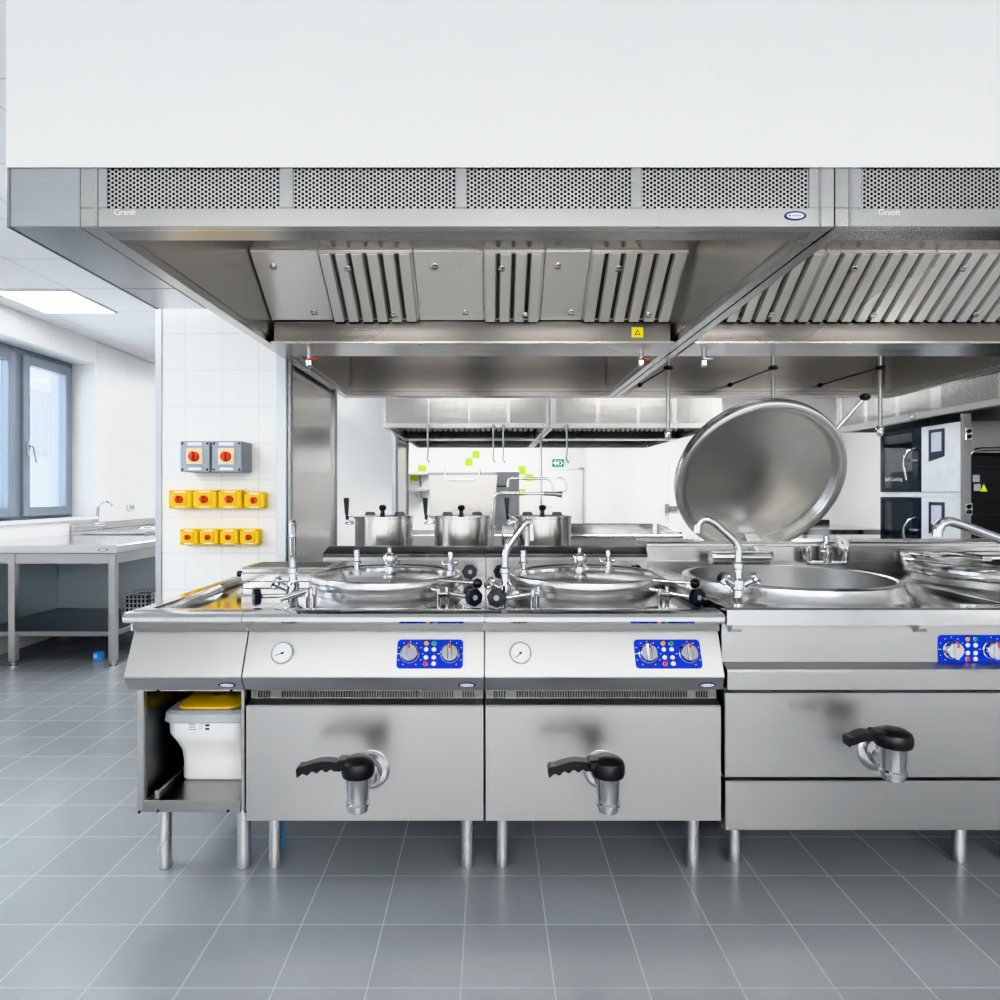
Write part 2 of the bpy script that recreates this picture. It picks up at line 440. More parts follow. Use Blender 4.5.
# ------------------------------------------------------------------ panel light in the ceiling, then added fill lamps
def ceiling_light(x, y, label, vis=True):
    t = thing('ceiling_light', label, 'light', (x, y, ZC-0.012))
    m = MB(); s = 0.3
    m.box(x-s, x+s, y-s, y-s+0.012, ZC-0.012, ZC, 0.001); m.box(x-s, x+s, y+s-0.012, y+s, ZC-0.012, ZC, 0.001)
    m.box(x-s, x-s+0.012, y-s+0.012, y+s-0.012, ZC-0.012, ZC, 0.001); m.box(x+s-0.012, x+s, y-s+0.012, y+s-0.012, ZC-0.012, ZC, 0.001)
    obj('frame', m, WHITE, t)
    m = MB(); m.box(x-s+0.012, x+s-0.012, y-s+0.012, y+s-0.012, ZC-0.008, ZC-0.001, 0)
    obj('diffuser', m, emis('lamp_diffuser', (1.0, 0.99, 0.97), 9.0), t)
ceiling_light(-3.40, 5.04, 'glowing square ceiling panel light above the work table by the window')

def area(x, y, z, sx, sy, power, rot=(0, 0, 0), color=(1, 0.985, 0.96)):
    l = bpy.data.lights.new('fill_lamp', 'AREA'); l.shape = 'RECTANGLE'; l.size = sx; l.size_y = sy
    l.energy = power; l.color = color
    o = bpy.data.objects.new('fill_lamp', l); COL.objects.link(o); o.location = (x, y, z); o.rotation_euler = rot
    return o
for (x, y, sx, sy, p) in ((-1.8, -3.2, 1.2, 1.2, 235), (0.4, -3.2, 1.2, 1.2, 235), (2.6, -3.2, 1.2, 1.2, 235),
                          (-2.6, 2.2, 0.6, 1.2, 45), (-2.4, 5.6, 0.6, 1.2, 55), (-2.6, 9.0, 0.6, 1.2, 60),
                          (-0.2, 5.7, 1.2, 0.6, 70), (1.8, 5.7, 1.2, 0.6, 70), (3.6, 3.6, 0.6, 1.2, 60),
                          (3.5, 7.6, 0.6, 1.2, 70), (3.4, 11.2, 1.2, 0.6, 110), (0.3, 11.7, 1.2, 0.6, 110), (-2.0, 11.7, 1.2, 0.6, 80)):
    area(x, y, ZC-0.02, sx, sy, p)  # unseen lamps, added at ceiling height to light the room
for hx_ in (-0.55, 0.42, 1.45, 2.45): area(hx_, 1.80, 2.09, 0.7, 0.10, 7, (math.radians(118), 0, 0), (1, 0.95, 0.87)); area(hx_, 3.40, 2.16, 0.7, 0.10, 1.3, (math.radians(95), 0, 0), (1, 0.96, 0.9))  # unseen lamps added inside the hoods to brighten filters and rear lining

# ------------------------------------------------------------------ extraction hoods
ZH = 2.0
P_FRONT = perforated('perforated_front', (0, 2))
P_SIDE = perforated('perforated_side', (1, 2), 0.026, 0.005)
P_FAR = perforated('perforated_far', (0, 2), 0.026, 0.005, (0.70, 0.69, 0.67))

def badge(parent, M, w=0.056, h=0.021):
    """oval maker's badge: blue ring, white field, red dot and a line of small lettering"""
    m = MB(); seg = 32
    def oval(a, b, z0, z1): m.prism([(a*math.cos(2*PI*i/seg), b*math.sin(2*PI*i/seg)) for i in range(seg)], 'Z', z0, z1)
    oval(w/2, h/2, -0.001, 0.0015)
    m.mi = 1; oval(w*0.40, h*0.34, 0.0, 0.002)
    m.mi = 2; m.prism([(-w*0.26+h*0.11*math.cos(2*PI*i/12), h*0.11*math.sin(2*PI*i/12)) for i in range(12)], 'Z', 0.001, 0.0025)
    m.mi = 3
    for k in range(6): m.box(-w*0.16+k*w*0.075, -w*0.16+k*w*0.075+w*0.05, -h*0.09, h*0.10, 0.001, 0.0024, 0)
    m.xform(M); return obj('badge', m, [LOGOB, WHITE, RED, GREYP], parent, 'oval badge with a blue ring')

def frameM(p, n, up=(0, 0, 1)):
    """local x right, y up, z out of the surface"""
    n = Vector(n).normalized(); up = Vector(up); x = up.cross(n).normalized(); y = n.cross(x)
    return Matrix(((x.x, y.x, n.x, p[0]), (x.y, y.y, n.y, p[1]), (x.z, y.z, n.z, p[2]), (0, 0, 0, 1)))

def hood(label, x0, x1, y0, y1, panels, filters, pmat, ztop=2.42, group=None, detail=True, badge_x=None, word_x=None, wl=0.045, wr=0.045):
    t = thing('extraction_hood', label, 'extractor hood', ((x0+x1)/2, (y0+y1)/2, ZH), group)
    ym = 3.16 if y0 < 2 else (y0+y1)/2
    zf = Z(208, 1.69)                                           # lower edge of the perforated sheets
    m = MB()
    m.box(x0, x1, y0+0.012, y0+0.03, ZH, ztop, 0.0015)                 # sheet behind the perforations
    m.box(x0, x1, y0, y0+0.012, ZH, zf, 0.0015)                       # bottom rail
    edges = [x0] + [v for p in panels for v in p] + [x1]
    for a, b in zip(edges[::2], edges[1::2]): m.box(a, b, y0, y0+0.012, zf, ztop, 0.0015)
    m.box(x0, x1, y1-0.03, y1, ZH, ztop, 0.0015)
    obj('canopy', m, S_HOOD, t)
    for a, b in panels:
        m = MB(); m.box(a+0.0005, b-0.0005, y0+0.003, y0+0.011, zf+0.0005, ztop, 0); obj('perforated_panel', m, pmat, t)
    m = MB()
    m.box(x0+0.002, x0+wl, y0+0.03, y1-0.03, ZH, ztop, 0.0015); obj('side_wall', m, S_HOOD, t)
    m = MB(); m.box(x1-wr, x1-0.002, y0+0.03, y1-0.03, ZH, ztop, 0.0015); obj('side_wall', m, S_HOOD, t)
    xi0, xi1 = x0+wl, x1-wr
    m = MB()                                                       # rim flange and its inner lip
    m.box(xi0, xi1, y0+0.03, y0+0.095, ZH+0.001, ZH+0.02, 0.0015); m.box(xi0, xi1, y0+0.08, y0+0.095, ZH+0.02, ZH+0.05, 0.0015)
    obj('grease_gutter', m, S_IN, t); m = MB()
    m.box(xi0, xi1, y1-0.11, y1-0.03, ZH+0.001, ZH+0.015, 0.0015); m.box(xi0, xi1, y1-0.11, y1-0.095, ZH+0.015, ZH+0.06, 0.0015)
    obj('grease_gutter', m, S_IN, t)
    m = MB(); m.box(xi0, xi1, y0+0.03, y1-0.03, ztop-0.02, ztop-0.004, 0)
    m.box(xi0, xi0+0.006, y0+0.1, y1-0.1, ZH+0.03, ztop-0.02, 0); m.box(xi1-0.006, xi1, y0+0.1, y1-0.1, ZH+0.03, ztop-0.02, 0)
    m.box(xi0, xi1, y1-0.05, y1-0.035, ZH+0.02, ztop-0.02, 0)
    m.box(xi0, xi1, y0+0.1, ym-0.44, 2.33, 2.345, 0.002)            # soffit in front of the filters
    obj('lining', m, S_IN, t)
    # central trough: front face, sloping top, bottom plate
    yg = ym-0.16
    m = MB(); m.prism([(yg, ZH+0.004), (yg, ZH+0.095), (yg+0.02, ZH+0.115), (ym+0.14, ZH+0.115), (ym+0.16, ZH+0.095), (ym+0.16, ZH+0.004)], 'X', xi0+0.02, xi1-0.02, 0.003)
    obj('trough', m, S_SHADE, t)  # steel darkened in colour against the lamplight falling on the trough
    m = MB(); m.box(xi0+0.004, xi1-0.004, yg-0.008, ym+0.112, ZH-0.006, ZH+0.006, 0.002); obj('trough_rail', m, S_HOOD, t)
    # filter cassettes on the front slope
    a = (ym-0.44, 2.325); b = (yg+0.005, ZH+0.105)
    L = math.hypot(b[0]-a[0], b[1]-a[1]); dv = ((b[0]-a[0])/L, (b[1]-a[1])/L)
    n = Vector((0, dv[1], -dv[0])).normalized()                      # faces the front, downwards
    if n.y > 0: n = -n
    for (fa, fb, kind) in filters:
        M = frameM((0, a[0], a[1]), n, (0, -dv[0], -dv[1]))
        # local x is world +x for a face looking to -y
        m = MB(); m.box(fa+0.002, fb-0.002, -L, 0, -0.03, -0.004, 0.002)
        if kind == 'flat':
            m.box(fa+0.003, fb-0.003, -L+0.002, -0.002, -0.004, 0.0, 0.002)
        else:
            m.mi = 1; m.box(fa+0.01, fb-0.01, -L+0.01, -0.01, -0.0045, -0.002, 0)
            m.mi = 0
            k = max(2, round((fb-fa)/0.066)); p = (fb-fa)/k
            for i in range(k):
                u = fa+i*p; w = p*0.80
                m.prism([(u+p*0.08, -0.003), (u+p*0.14, 0.02), (u+p*0.14+w*0.82, 0.02), (u+p*0.08+w, -0.003)], 'Y', -L+0.006, -0.004, 0.0015)
            m.box(fa+0.002, fb-0.002, -0.012, -0.002, -0.004, 0.004, 0.001)
        m.xform(M)
        f = obj('filter_cassette', m, [S_FILT, GAP], t)
        if detail:
            for lx, ly in ((fa+(fb-fa)*0.3, -0.07), (fa+(fb-fa)*0.72, -L+0.05)):
                q = MB(); q.lathe((lx, ly, 0.018 if kind != 'flat' else 0.0), [(0.014, 0), (0.014, 0.006), (0.011, 0.008)], 'Z', 16)
                q.mi = 1; q.box(lx-0.012, lx+0.012, ly-0.013, ly-0.002, 0.018 if kind != 'flat' else 0.0, 0.010+(0.018 if kind != 'flat' else 0), 0.001)
                q.xform(M); obj('latch', q, [S_POL, S_DARK], f)
    if detail:
        m = MB()
        k = int((xi1-xi0)/0.024)
        for i in range(k): m.box(xi0+0.03+i*0.024, xi0+0.038+i*0.024, y1-0.1105, y1-0.108, ZH+0.028, ZH+0.034, 0)
        obj('slot_row', m, DARKSLOT, t)
    if badge_x is not None: badge(t, frameM((badge_x, y0-0.0005, Z(216, 1.69)), (0, -1, 0)), 0.058, 0.024)
    if word_x is not None:
        m = MB(); m.text('Granit', 0.022, frameM((word_x, y0-0.0006, Z(212.5, 1.69)), (0, -1, 0)))
        obj('lettering', m, plain('etched_white', (0.92, 0.92, 0.92), 0.5), t)
    return t

y0h, y1h = 1.69, 4.77
def FX(px): return X(px, 2.70)
HX0, HX1 = X(80, y0h), X(834.5, y0h)
fl = [(FX(247), FX(316), 'flat'), (FX(316), FX(412), 'baffle'), (FX(412), FX(483), 'flat'), (FX(483), FX(546), 'baffle'),
      (FX(546), FX(592), 'flat'), (FX(592), HX1-0.06, 'baffle')]
pan = [(X(a, y0h), X(b, y0h)) for a, b in ((107, 279), (293, 455), (467, 631), (642, 809))]
hood_a = hood('large perforated stainless hood above the two lidded kettles, with yellow warning sticker', HX0, HX1, y0h, y1h, pan, fl, P_FRONT,
     badge_x=X(795, y0h), word_x=X(125, y0h), wl=0.05, wr=0.04, group='extraction hoods over the front island')
HX2 = X(835.5, y0h); HX3 = 2.99
fl2 = [(HX2+0.05+i*0.47, HX2+0.05+(i+1)*0.47, 'baffle') for i in range(4)]
pan2 = [(X(a, y0h), X(b, y0h)) for a, b in ((862, 1040), (1052, 1215), (1227, 1390), (1402, 1590))]
hood_b = hood('perforated stainless hood above the open kettle, right of the first hood', HX2, HX3, y0h, y1h, pan2, fl2, P_FRONT,
     word_x=X(889, y0h), wl=0.04, wr=0.05, group='extraction hoods over the front island')
zc_ = Z(167, y0h)-0.001
# raised edges at the joint between the two hoods and at the left corner
m = MB(); m.box(X(819, y0h), X(821, y0h), y0h-0.004, y0h, ZH, zc_, 0.001); obj('corner_edge', m, S_POL, hood_a); m = MB(); m.box(X(95, y0h), X(98, y0h), y0h-0.004, y0h, ZH, zc_, 0.001); obj('corner_edge', m, S_POL, hood_a)
m = MB(); m.box(X(849, y0h), X(851, y0h), y0h-0.004, y0h, ZH, zc_, 0.001); obj('corner_edge', m, S_POL, hood_b)
# warning sticker and nozzles under the trough
ys = 3.0
st = MB(); st.box(X(631.5, ys), X(643, ys), ys-0.0035, ys-0.0005, Z(337.5, ys), Z(327.5, ys), 0)
st.mi = 1
sx_, sz_ = X(637.3, ys), Z(332.6, ys)
st.prism([(sx_-0.014, sz_-0.011), (sx_+0.014, sz_-0.011), (sx_, sz_+0.014)], 'Y', ys-0.0045, ys-0.003)
st.mi = 0; st.prism([(sx_-0.008, sz_-0.008), (sx_+0.008, sz_-0.008), (sx_, sz_+0.007)], 'Y', ys-0.005, ys-0.004)
obj('warning_sticker', st, [plain('sticker_yellow', (0.9, 0.78, 0.0), 0.4), INK], hood_a, 'yellow warning sticker with a black triangle')
def nozzle(hd, px, red=True):
    yy = 3.2; x = X(px, yy)
    m = MB(); m.lathe((x, yy, ZH-0.075), [(0.009, 0), (0.017, 0.006), (0.019, 0.03), (0.012, 0.04), (0.012, 0.069)], 'Z', 20)
    m.mi = 1 if red else 0; m.tube([(x, yy-0.01, ZH-0.035), (x+0.04, yy-0.015, ZH-0.037)], 0.005)
    obj('extinguisher_nozzle', m, [CAST, RED], hd)
nozzle(hood_a, 309.5); nozzle(hood_a, 641); nozzle(hood_b, 704, False)

# plenum beside the hood, left
m = MB(); m.box(X(10, y0h), X(79.5, y0h), y0h, 2.20, ZH, 2.42, 0.002)
m.box(X(10, y0h), X(79.5, y0h), 2.203, 2.45, ZH, 2.42, 0.002)
t = thing('air_plenum', 'plain steel air duct box along the left end of the hood', 'duct', (-1.17, 2.07, ZH))
obj('duct_box', m, steel('plenum_steel', (0.62, 0.64, 0.66), 0.22), t)
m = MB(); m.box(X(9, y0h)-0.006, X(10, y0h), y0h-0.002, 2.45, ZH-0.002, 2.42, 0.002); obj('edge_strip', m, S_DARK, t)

# white boxed-in soffit above the hoods up to the ceiling
zb = Z(167, y0h-0.006)
m = MB(); m.box(X(8, y0h), HX3+0.02, y0h-0.006, y0h-0.002, zb, ZC, 0); m.box(X(8, y0h), X(8, y0h)+0.03, y0h-0.002, 2.46, 2.422, ZC, 0)
m.box(X(8, y0h), HX0, 2.46, 2.49, 2.422, ZC, 0); m.box(HX0-0.02, HX0, 2.49, y1h, 2.43, ZC, 0); m.box(HX3, HX3+0.02, y0h-0.002, y1h, 2.43, ZC, 0); m.box(HX0-0.02, HX3+0.02, y1h, y1h+0.02, 2.43, ZC, 0)
struct('wall_soffit', m, plain('soffit_white', (0.93, 0.93, 0.93), 0.6, var=0.01))

# rods hanging below the second hood
def rod(px, py0, py1, Y, label, ex, nz=True, group=None):
    x = X(px, Y); z0, z1 = Z(py1, Y), min(2.40, Z(py0, Y))
    t = thing('hanging_rod', label, 'rod', (x, Y, z0), group)
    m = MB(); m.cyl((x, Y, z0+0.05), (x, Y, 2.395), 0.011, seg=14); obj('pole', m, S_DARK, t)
    m = MB(); zc = Z(368, Y); m.lathe((x, Y, zc-0.012), [(0.02, 0), (0.028, 0.006), (0.028, 0.018), (0.02, 0.024)], 'Z', 16)
    m.tube([(x, Y, zc), (X(ex, y1h-0.05), y1h-0.05, Z(385, y1h-0.05))], 0.006); m.sphere((X(ex, y1h-0.05), y1h-0.055, Z(385, y1h-0.05)), 0.016)
    obj('collar_reflection', m, BLACK, t)  # collar, plus a bar and ball standing in for a reflection
    if nz:
        m = MB(); m.lathe((x, Y, z0), [(0.012, 0), (0.017, 0.01), (0.017, 0.03), (0.021, 0.035), (0.021, 0.05), (0.015, 0.06)], 'Z', 16); obj('outlet', m, CHROME, t)
rod(668, 366, 440, 3.75, 'thin steel rod hanging from the hood, left of the open lid', 640)
rod(773, 357, 440, 3.75, 'thin steel rod hanging behind the top of the open lid', 730)
rod(880, 357, 436, 3.75, 'thin steel rod hanging in front of the stacked ovens', 820)

# second island hoods further back
yh2, yh3 = 6.95, 10.2
def FX2(px): return X(px, yh2)
hood('far hood over the rear island, left module with yellow sticker', FX2(383), FX2(549.5), yh2, yh3,
     [(FX2(386), FX2(428)), (FX2(430), FX2(468)), (FX2(470), FX2(507)), (FX2(510), FX2(546))],
     [(FX2(383)+0.06+i*0.42, FX2(383)+0.06+(i+1)*0.42, 'baffle') for i in range(4)], P_FAR, group='hoods over the rear island', detail=False, badge_x=FX2(545))
hood('far hood over the rear island, right module partly hidden by the open lid', FX2(550), FX2(722), yh2, yh3,
     [(FX2(556), FX2(596)), (FX2(600), FX2(637)), (FX2(640), FX2(673)), (FX2(677), FX2(712))],
     [(FX2(550)+0.06+i*0.44, FX2(550)+0.06+(i+1)*0.44, 'baffle') for i in range(4)], P_FAR, group='hoods over the rear island', detail=False)
for px, lab in ((428, 'thin hook hanging from the far hood, leftmost, above the first pot'), (493.5, 'thin hook hanging from the far hood, left one of a close pair'),
                (503.5, 'thin hook hanging from the far hood, right one of a close pair'), (567, 'thin hook hanging from the far hood beside the exit sign')):
    Y = yh2-0.05; x = X(px, Y); z = Z(463, Y)
    m = MB(); m.tube([(x-0.004, Y, Z(424, Y)), (x, Y, z+0.10), (x-0.01, Y, z+0.05), (x+0.02, Y, z)], 0.010, 0.03)
    m.box(x-0.02, x+0.02, Y-0.02, Y+0.05, Z(425, Y)-0.02, Z(425, Y), 0.003)
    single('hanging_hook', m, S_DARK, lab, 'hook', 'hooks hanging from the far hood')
x = X(541, 7.9); m = MB(); m.cyl((x, 7.9, 0.02), (x, 7.9, 2.02), 0.016); m.lathe((x, 7.9, 0.0), [(0.05, 0), (0.05, 0.02), (0.02, 0.03)])
single('steel_post', m, S_SPUN, 'slim steel post rising behind the rear island to the far hood', 'post')

# hood along the right wall, face turned to the left
t = thing('extraction_hood', 'perforated hood along the right wall above the stacked ovens', 'extractor hood', (4.6, 6.1, 2.0))
hx = 4.1; ya, yb = 4.4, 7.55
m = MB(); m.box(hx+0.012, hx+0.03, ya, yb, 2.0, 2.45, 0.002); m.box(hx, hx+0.012, ya, yb, 2.0, 2.06, 0.002)
ed = [ya, 4.47, 5.10, 5.16, 5.80, 5.95, 6.40, 6.46, 6.95, 7.0, 7.45, yb]
for a, b in zip(ed[::2], ed[1::2]): m.box(hx, hx+0.012, a, b, 2.06, 2.45, 0.002)
m.box(hx+0.03, XR-0.01, ya, ya+0.03, 2.0, 2.45, 0.002); m.box(hx+0.03, XR-0.01, yb-0.03, yb, 2.0, 2.45, 0.002)
obj('canopy', m, S_HOOD, t)
for a, b in zip(ed[1::2], ed[2::2]):
    m = MB(); m.box(hx+0.003, hx+0.011, a+0.0005, b-0.0005, 2.061, 2.45, 0); obj('perforated_panel', m, P_SIDE, t)
m = MB(); m.box(hx+0.03, XR-0.01, ya+0.03, yb-0.03, 2.40, 2.42, 0); m.box(hx+0.03, hx+0.12, ya+0.03, yb-0.03, 2.002, 2.02, 0.002); obj('lining', m, S_IN, t)
m = MB()
for i in range(34): m.prism([(4.35, 2.10), (4.95, 2.37), (4.95, 2.39), (4.35, 2.12)], 'Y', ya+0.06+i*0.09, ya+0.06+i*0.09+0.05, 0)
f = obj('filter_cassette', m, S_FILT, t)
badge(t, frameM((hx-0.0005, 6.2, 2.03), (-1, 0, 0)), 0.09, 0.035)

# ------------------------------------------------------------------ kettles (front row)
def steel_leg(parent, x, y, top=0.23, r=0.022):
    m = MB(); m.lathe((x, y, 0), [(0.019, 0), (0.023, 0.006), (0.023, 0.045), (r, 0.05), (r, top)], 'Z', 20); obj('leg', m, S_SPUN, parent)

FA, FB = (2.14, 0.838), (2.075, 0.70)                # fascia slope (y, z)
FN = (0, -0.905, 0.426)
def fascia_pt(x, py):
    # point of the sloped fascia seen at image height py
    best = None
    for i in range(201):
        q = i/200; y = FA[0]+(FB[0]-FA[0])*q; z = FA[1]+(FB[1]-FA[1])*q
        e = abs(VY-(z-H)*F/y - py)
        if best is None or e < best[0]: best = (e, y, z)
    return (x, best[1], best[2])

def worktop(parent, x0, x1, hole=None, left_edge=False):
    m = MB()
    m.prism([(2.075, 0.893), (2.082, 0.903), (2.095, 0.907), (2.165, 0.907), (2.175, 0.90), (2.185, 0.874), (2.185, 0.839), (2.127, 0.839), (2.130, 0.868), (2.085, 0.872), (2.075, 0.880)], 'X', x0, x1, 0.0)
    if hole: m.plate_hole(x0, x1, 2.185, 3.10, hole[0], hole[1], hole[2], 0.862, 0.874)
    else: m.box(x0, x1, 2.185, 3.10, 0.862, 0.874, 0)
    if left_edge:
        m.prism([(x0, 0.872), (x0, 0.895), (x0+0.008, 0.907), (x0+0.05, 0.907), (x0+0.062, 0.874), (x0+0.062, 0.866)], 'Y', 2.165, 3.13, 0)
    return obj('worktop', m, S_TOP, parent)

def fascia(parent, x0, x1):
    m = MB(); m.box(x0+0.001, x1-0.001, 2.126, 2.127, 0.8385, 0.868, 0); obj('lip_shadow_strip', m, S_SHADE, parent)  # thin dark sheet standing for the shadow below the worktop lip
    m = MB(); m.prism([FA, FB, (2.08, 0.688), (2.10, 0.65), (2.30, 0.65), (2.30, 0.838)], 'X', x0, x1, 0.0025)
    return obj('fascia', m, S_FRONT, parent, angle=8)

def knob_panel(parent, M, w=0.217, h=0.094):
    m = MB(); m.rrect(0, 0, w/2, h/2, 0.012, -0.001, 0.003, bev=0.0008)
    m.mi = 1
    for kx in (-0.066, 0.066):
        for k in range(11):
            a = math.radians(-60+k*30)
            if kx > 0 and k > 5: continue
            m.box(kx+0.042*math.cos(a)-0.0015, kx+0.042*math.cos(a)+0.0015, 0.040*math.sin(a)-0.0015, 0.040*math.sin(a)+0.0015, 0.003, 0.0036, 0)
        m.box(kx-0.041, kx-0.034, -0.0012, 0.0012, 0.003, 0.0036, 0)
    m.xform(M); p = obj('control_panel', m, [BLUE, WHITE], parent, 'bright blue control panel with two dials')
    for kx in (-0.066, 0.066):
        m = MB(); m.lathe((kx, 0, 0.003), [(0.032, 0), (0.032, 0.006), (0.029, 0.009), (0.027, 0.022), (0.025, 0.024)], 'Z', 32)
        m.box(kx-0.0075, kx+0.0075, -0.029, 0.029, 0.022, 0.036, 0.003)
        m.mi = 1; m.box(kx-0.003, kx+0.003, 0.012, 0.0285, 0.034, 0.0366, 0)
        m.xform(M); obj('dial', m, [CHROME, RED], p)
    for lx, ly, mt in ((-0.013, 0.034, ORANGE), (0.013, 0.034, GREENL), (-0.013, 0.014, WHITE), (0.013, 0.014, WHITE),
                      (-0.013, -0.012, WHITE), (0.013, -0.012, WHITE), (-0.013, -0.032, REDL), (0.013, -0.032, WHITE)):
        m = MB(); m.lathe((lx, ly, 0.003), [(0.0085, 0), (0.0085, 0.003), (0.007, 0.004), (0.007, 0.003)], 'Z', 18, cap=False)
        m.mi = 1; m.lathe((lx, ly, 0.003), [(0.0068, 0.0), (0.0068, 0.0035), (0.004, 0.0055), (0, 0.006)], 'Z', 18)
        m.xform(M); obj('indicator', m, [CHROME, mt], p)
    return p

def gauge(parent, M, r=0.037, needle=205):
    m = MB(); m.lathe((0, 0, -0.002), [(r, 0), (r, 0.010), (r*0.95, 0.013), (r*0.86, 0.013), (r*0.84, 0.009)], 'Z', 36, cap=False)
    m.xform(M); g = obj('gauge', m, CHROME, parent, 'round temperature gauge with a white face')
    m = MB(); m.lathe((0, 0, 0), [(r*0.86, 0), (r*0.86, 0.006), (0, 0.006)], 'Z', 32)
    m.mi = 1
    for k in range(15):
        a = math.radians(-45+k*270/14); m.box(r*0.68*math.cos(a)-0.0009, r*0.68*math.cos(a)+0.0009, r*0.68*math.sin(a)-0.0009, r*0.68*math.sin(a)+0.0009, 0.006, 0.0066, 0)
    a = math.radians(needle)
    m.tube([(-0.2*r*math.cos(a), -0.2*r*math.sin(a), 0.008), (0.62*r*math.cos(a), 0.62*r*math.sin(a), 0.008)], 0.0012, seg=6)
    m.lathe((0, 0, 0.006), [(0.004, 0), (0.004, 0.003), (0, 0.0035)], 'Z', 12)
    m.xform(M); obj('gauge_face', m, [plain('gauge_white', (0.78, 0.79, 0.8), 0.3), INK], g)
    return g

def drain_valve(parent, fx, vx, yface, z, s=1.0, grip=True, dz=0.0):
    """draw-off tap: flange on the door, horizontal pipe, vertical body, black cap and lever"""
    yb = 1.945; kc = 0.86 if grip else 0.74
    m = MB(); m.lathe((fx, yface, z-dz), [(0.062*s, -0.004), (0.062*s, 0.006), (0.055*s, 0.012), (0.04*s, 0.014), (0.034*s, 0.03)], 'Y', 36)
    m.cyl((fx, yface-0.02, z-dz), (vx, yb, z+0.005), 0.027*s, seg=24)
    m.lathe((fx*0.7+vx*0.3, yface*0.7+yb*0.3, z-dz*0.7), [(0.036*s, -0.012), (0.036*s, 0.012)], 'Y', 8)
    m.lathe((vx, yb, z-(0.056 if grip else 0.064)), [(0.026*s, -0.002), (0.030*s, 0), (0.031*s, 0.014), (0.036*s, 0.017), (0.036*s, 0.026), (0.032*s, 0.03), (0.036*s, 0.117 if grip else 0.108), (0.038*s, 0.122 if grip else 0.113)], 'Z', 32)
    v = obj('drain_valve', m, CAST, parent)
    zc = z+(0.064 if grip else 0.05)
    m = MB(); m.lathe((vx, yb, zc), [(0.047*s, -0.012), (0.050*s, -0.002), (0.050*s, 0.022*kc), (0.046*s, 0.036*kc), (0.034*s, 0.047*kc), (0.018*s, 0.052*kc), (0, 0.053*kc)], 'Z', 32)
    m.box(vx-0.062*s, vx, yb-0.026*s, yb+0.026*s, zc+0.010*kc, zc+0.046*kc, 0.006)
    L0, L1 = vx-0.05*s, vx-(0.178 if grip else 0.128)*s
    n = 26; top = []; bot = []
    for i in range(n+1):
        q = i/n; xx = L0+(L1-L0)*q
        arch = 0.010*math.sin(PI*min(1, q*1.15))
        top.append((xx, zc+0.034*kc+arch-0.010*q)); 
        wav = 0.0045*math.cos(q*PI*9) if grip and q > 0.15 else 0
        bot.append((xx, zc+0.004+arch*0.7-0.012*q+wav))
    m.prism(top+[(L1-0.006, zc+0.010), (L1-0.004, zc-0.014)]+bot[::-1], 'Y', yb-0.019*s, yb+0.019*s, 0.004)
    obj('lever', m, BLACK, v, 'black plastic lever handle')
    return v

def hand_wheel(parent, c, axis, r=0.034, mat=None, seg=7):
    """lobed dark hand wheel with a pale cap"""
    ax = Vector(axis).normalized(); u = ax.orthogonal().normalized(); w = ax.cross(u)
    m = MB(); rs = [(r*0.92, -0.011), (r, -0.006), (r, 0.006), (r*0.92, 0.011)]
    m.lathe(c, rs, (u, w, ax), seg)
    m.mi = 1; m.lathe(Vector(c)+ax*0.011, [(r*0.28, 0), (r*0.28, 0.002), (0, 0.0025)], (u, w, ax), 16)
    return obj('hand_wheel', m, [NAVY, GREYP], parent, angle=20)

def safety_valve(parent, x, y, z, s=1.0, big=True):
    m = MB()
    if big: m.lathe((x, y, z), [(0.020, 0), (0.020, 0.012), (0.014, 0.016), (0.014, 0.022), (0.024, 0.027), (0.030, 0.040), (0.030, 0.052), (0.024, 0.062), (0.012, 0.069), (0.009, 0.072), (0.009, 0.088), (0.005, 0.092), (0, 0.093)], 'Z', 28)
    else: m.lathe((x, y, z), [(0.012, 0), (0.012, 0.018), (0.021, 0.020), (0.021, 0.028), (0.014, 0.032), (0.012, 0.05), (0.014, 0.052), (0.014, 0.078), (0.010, 0.080), (0, 0.080)], 'Z', 24)
    return obj('lid_valve', m, CHROME, parent)

def lid_cock(parent, x, y, z):
    m = MB(); m.lathe((x, y, z), [(0.014, 0), (0.014, 0.03), (0.010, 0.034), (0.012, 0.06), (0.008, 0.075), (0, 0.076)], 'Z', 20)
    m.tube([(x, y, z+0.022), (x-0.035, y, z+0.022), (x-0.035, y, z+0.04)], 0.006, 0.01); m.sphere((x+0.022, y, z+0.03), 0.011)
    return obj('lid_cock', m, CHROME, parent)

def clamp(parent, c, sgn, ball=True):
    """lid clamp: U bracket on the rim, bolt, hand wheel, ball ended rod"""
    x, y, z = c
    m = MB(); m.cyl((x, y-0.012, 0.874), (x, y-0.012, z+0.04), 0.0085); m.cyl((x+sgn*0.028, y, 0.874), (x+sgn*0.028, y, z+0.045), 0.0085)
    m.tube([(x-sgn*0.03, y+0.03, z+0.035), (x+sgn*0.05, y-0.005, z+0.02), (x+sgn*0.12, y-0.03, z+0.012)], 0.008)
    m.box(min(x, x+sgn*0.03)-0.006, max(x, x+sgn*0.03)+0.006, y-0.02, y+0.012, z+0.012, z+0.03, 0.003)
    k = obj('clamp_bracket', m, CHROME, parent)
    hand_wheel(k, (x+sgn*0.128, y-0.035, z+0.012), (sgn*0.45, -0.88, 0.05))
    if ball:
        m = MB(); m.tube([(x-sgn*0.02, y+0.06, z+0.062), (x+sgn*0.13, y+0.03, z+0.055)], 0.006); m.mi = 1; m.sphere((x+sgn*0.14, y+0.028, z+0.054), 0.0185)
        obj('ball_lever', m, [CHROME, BLACK], k)
    return k

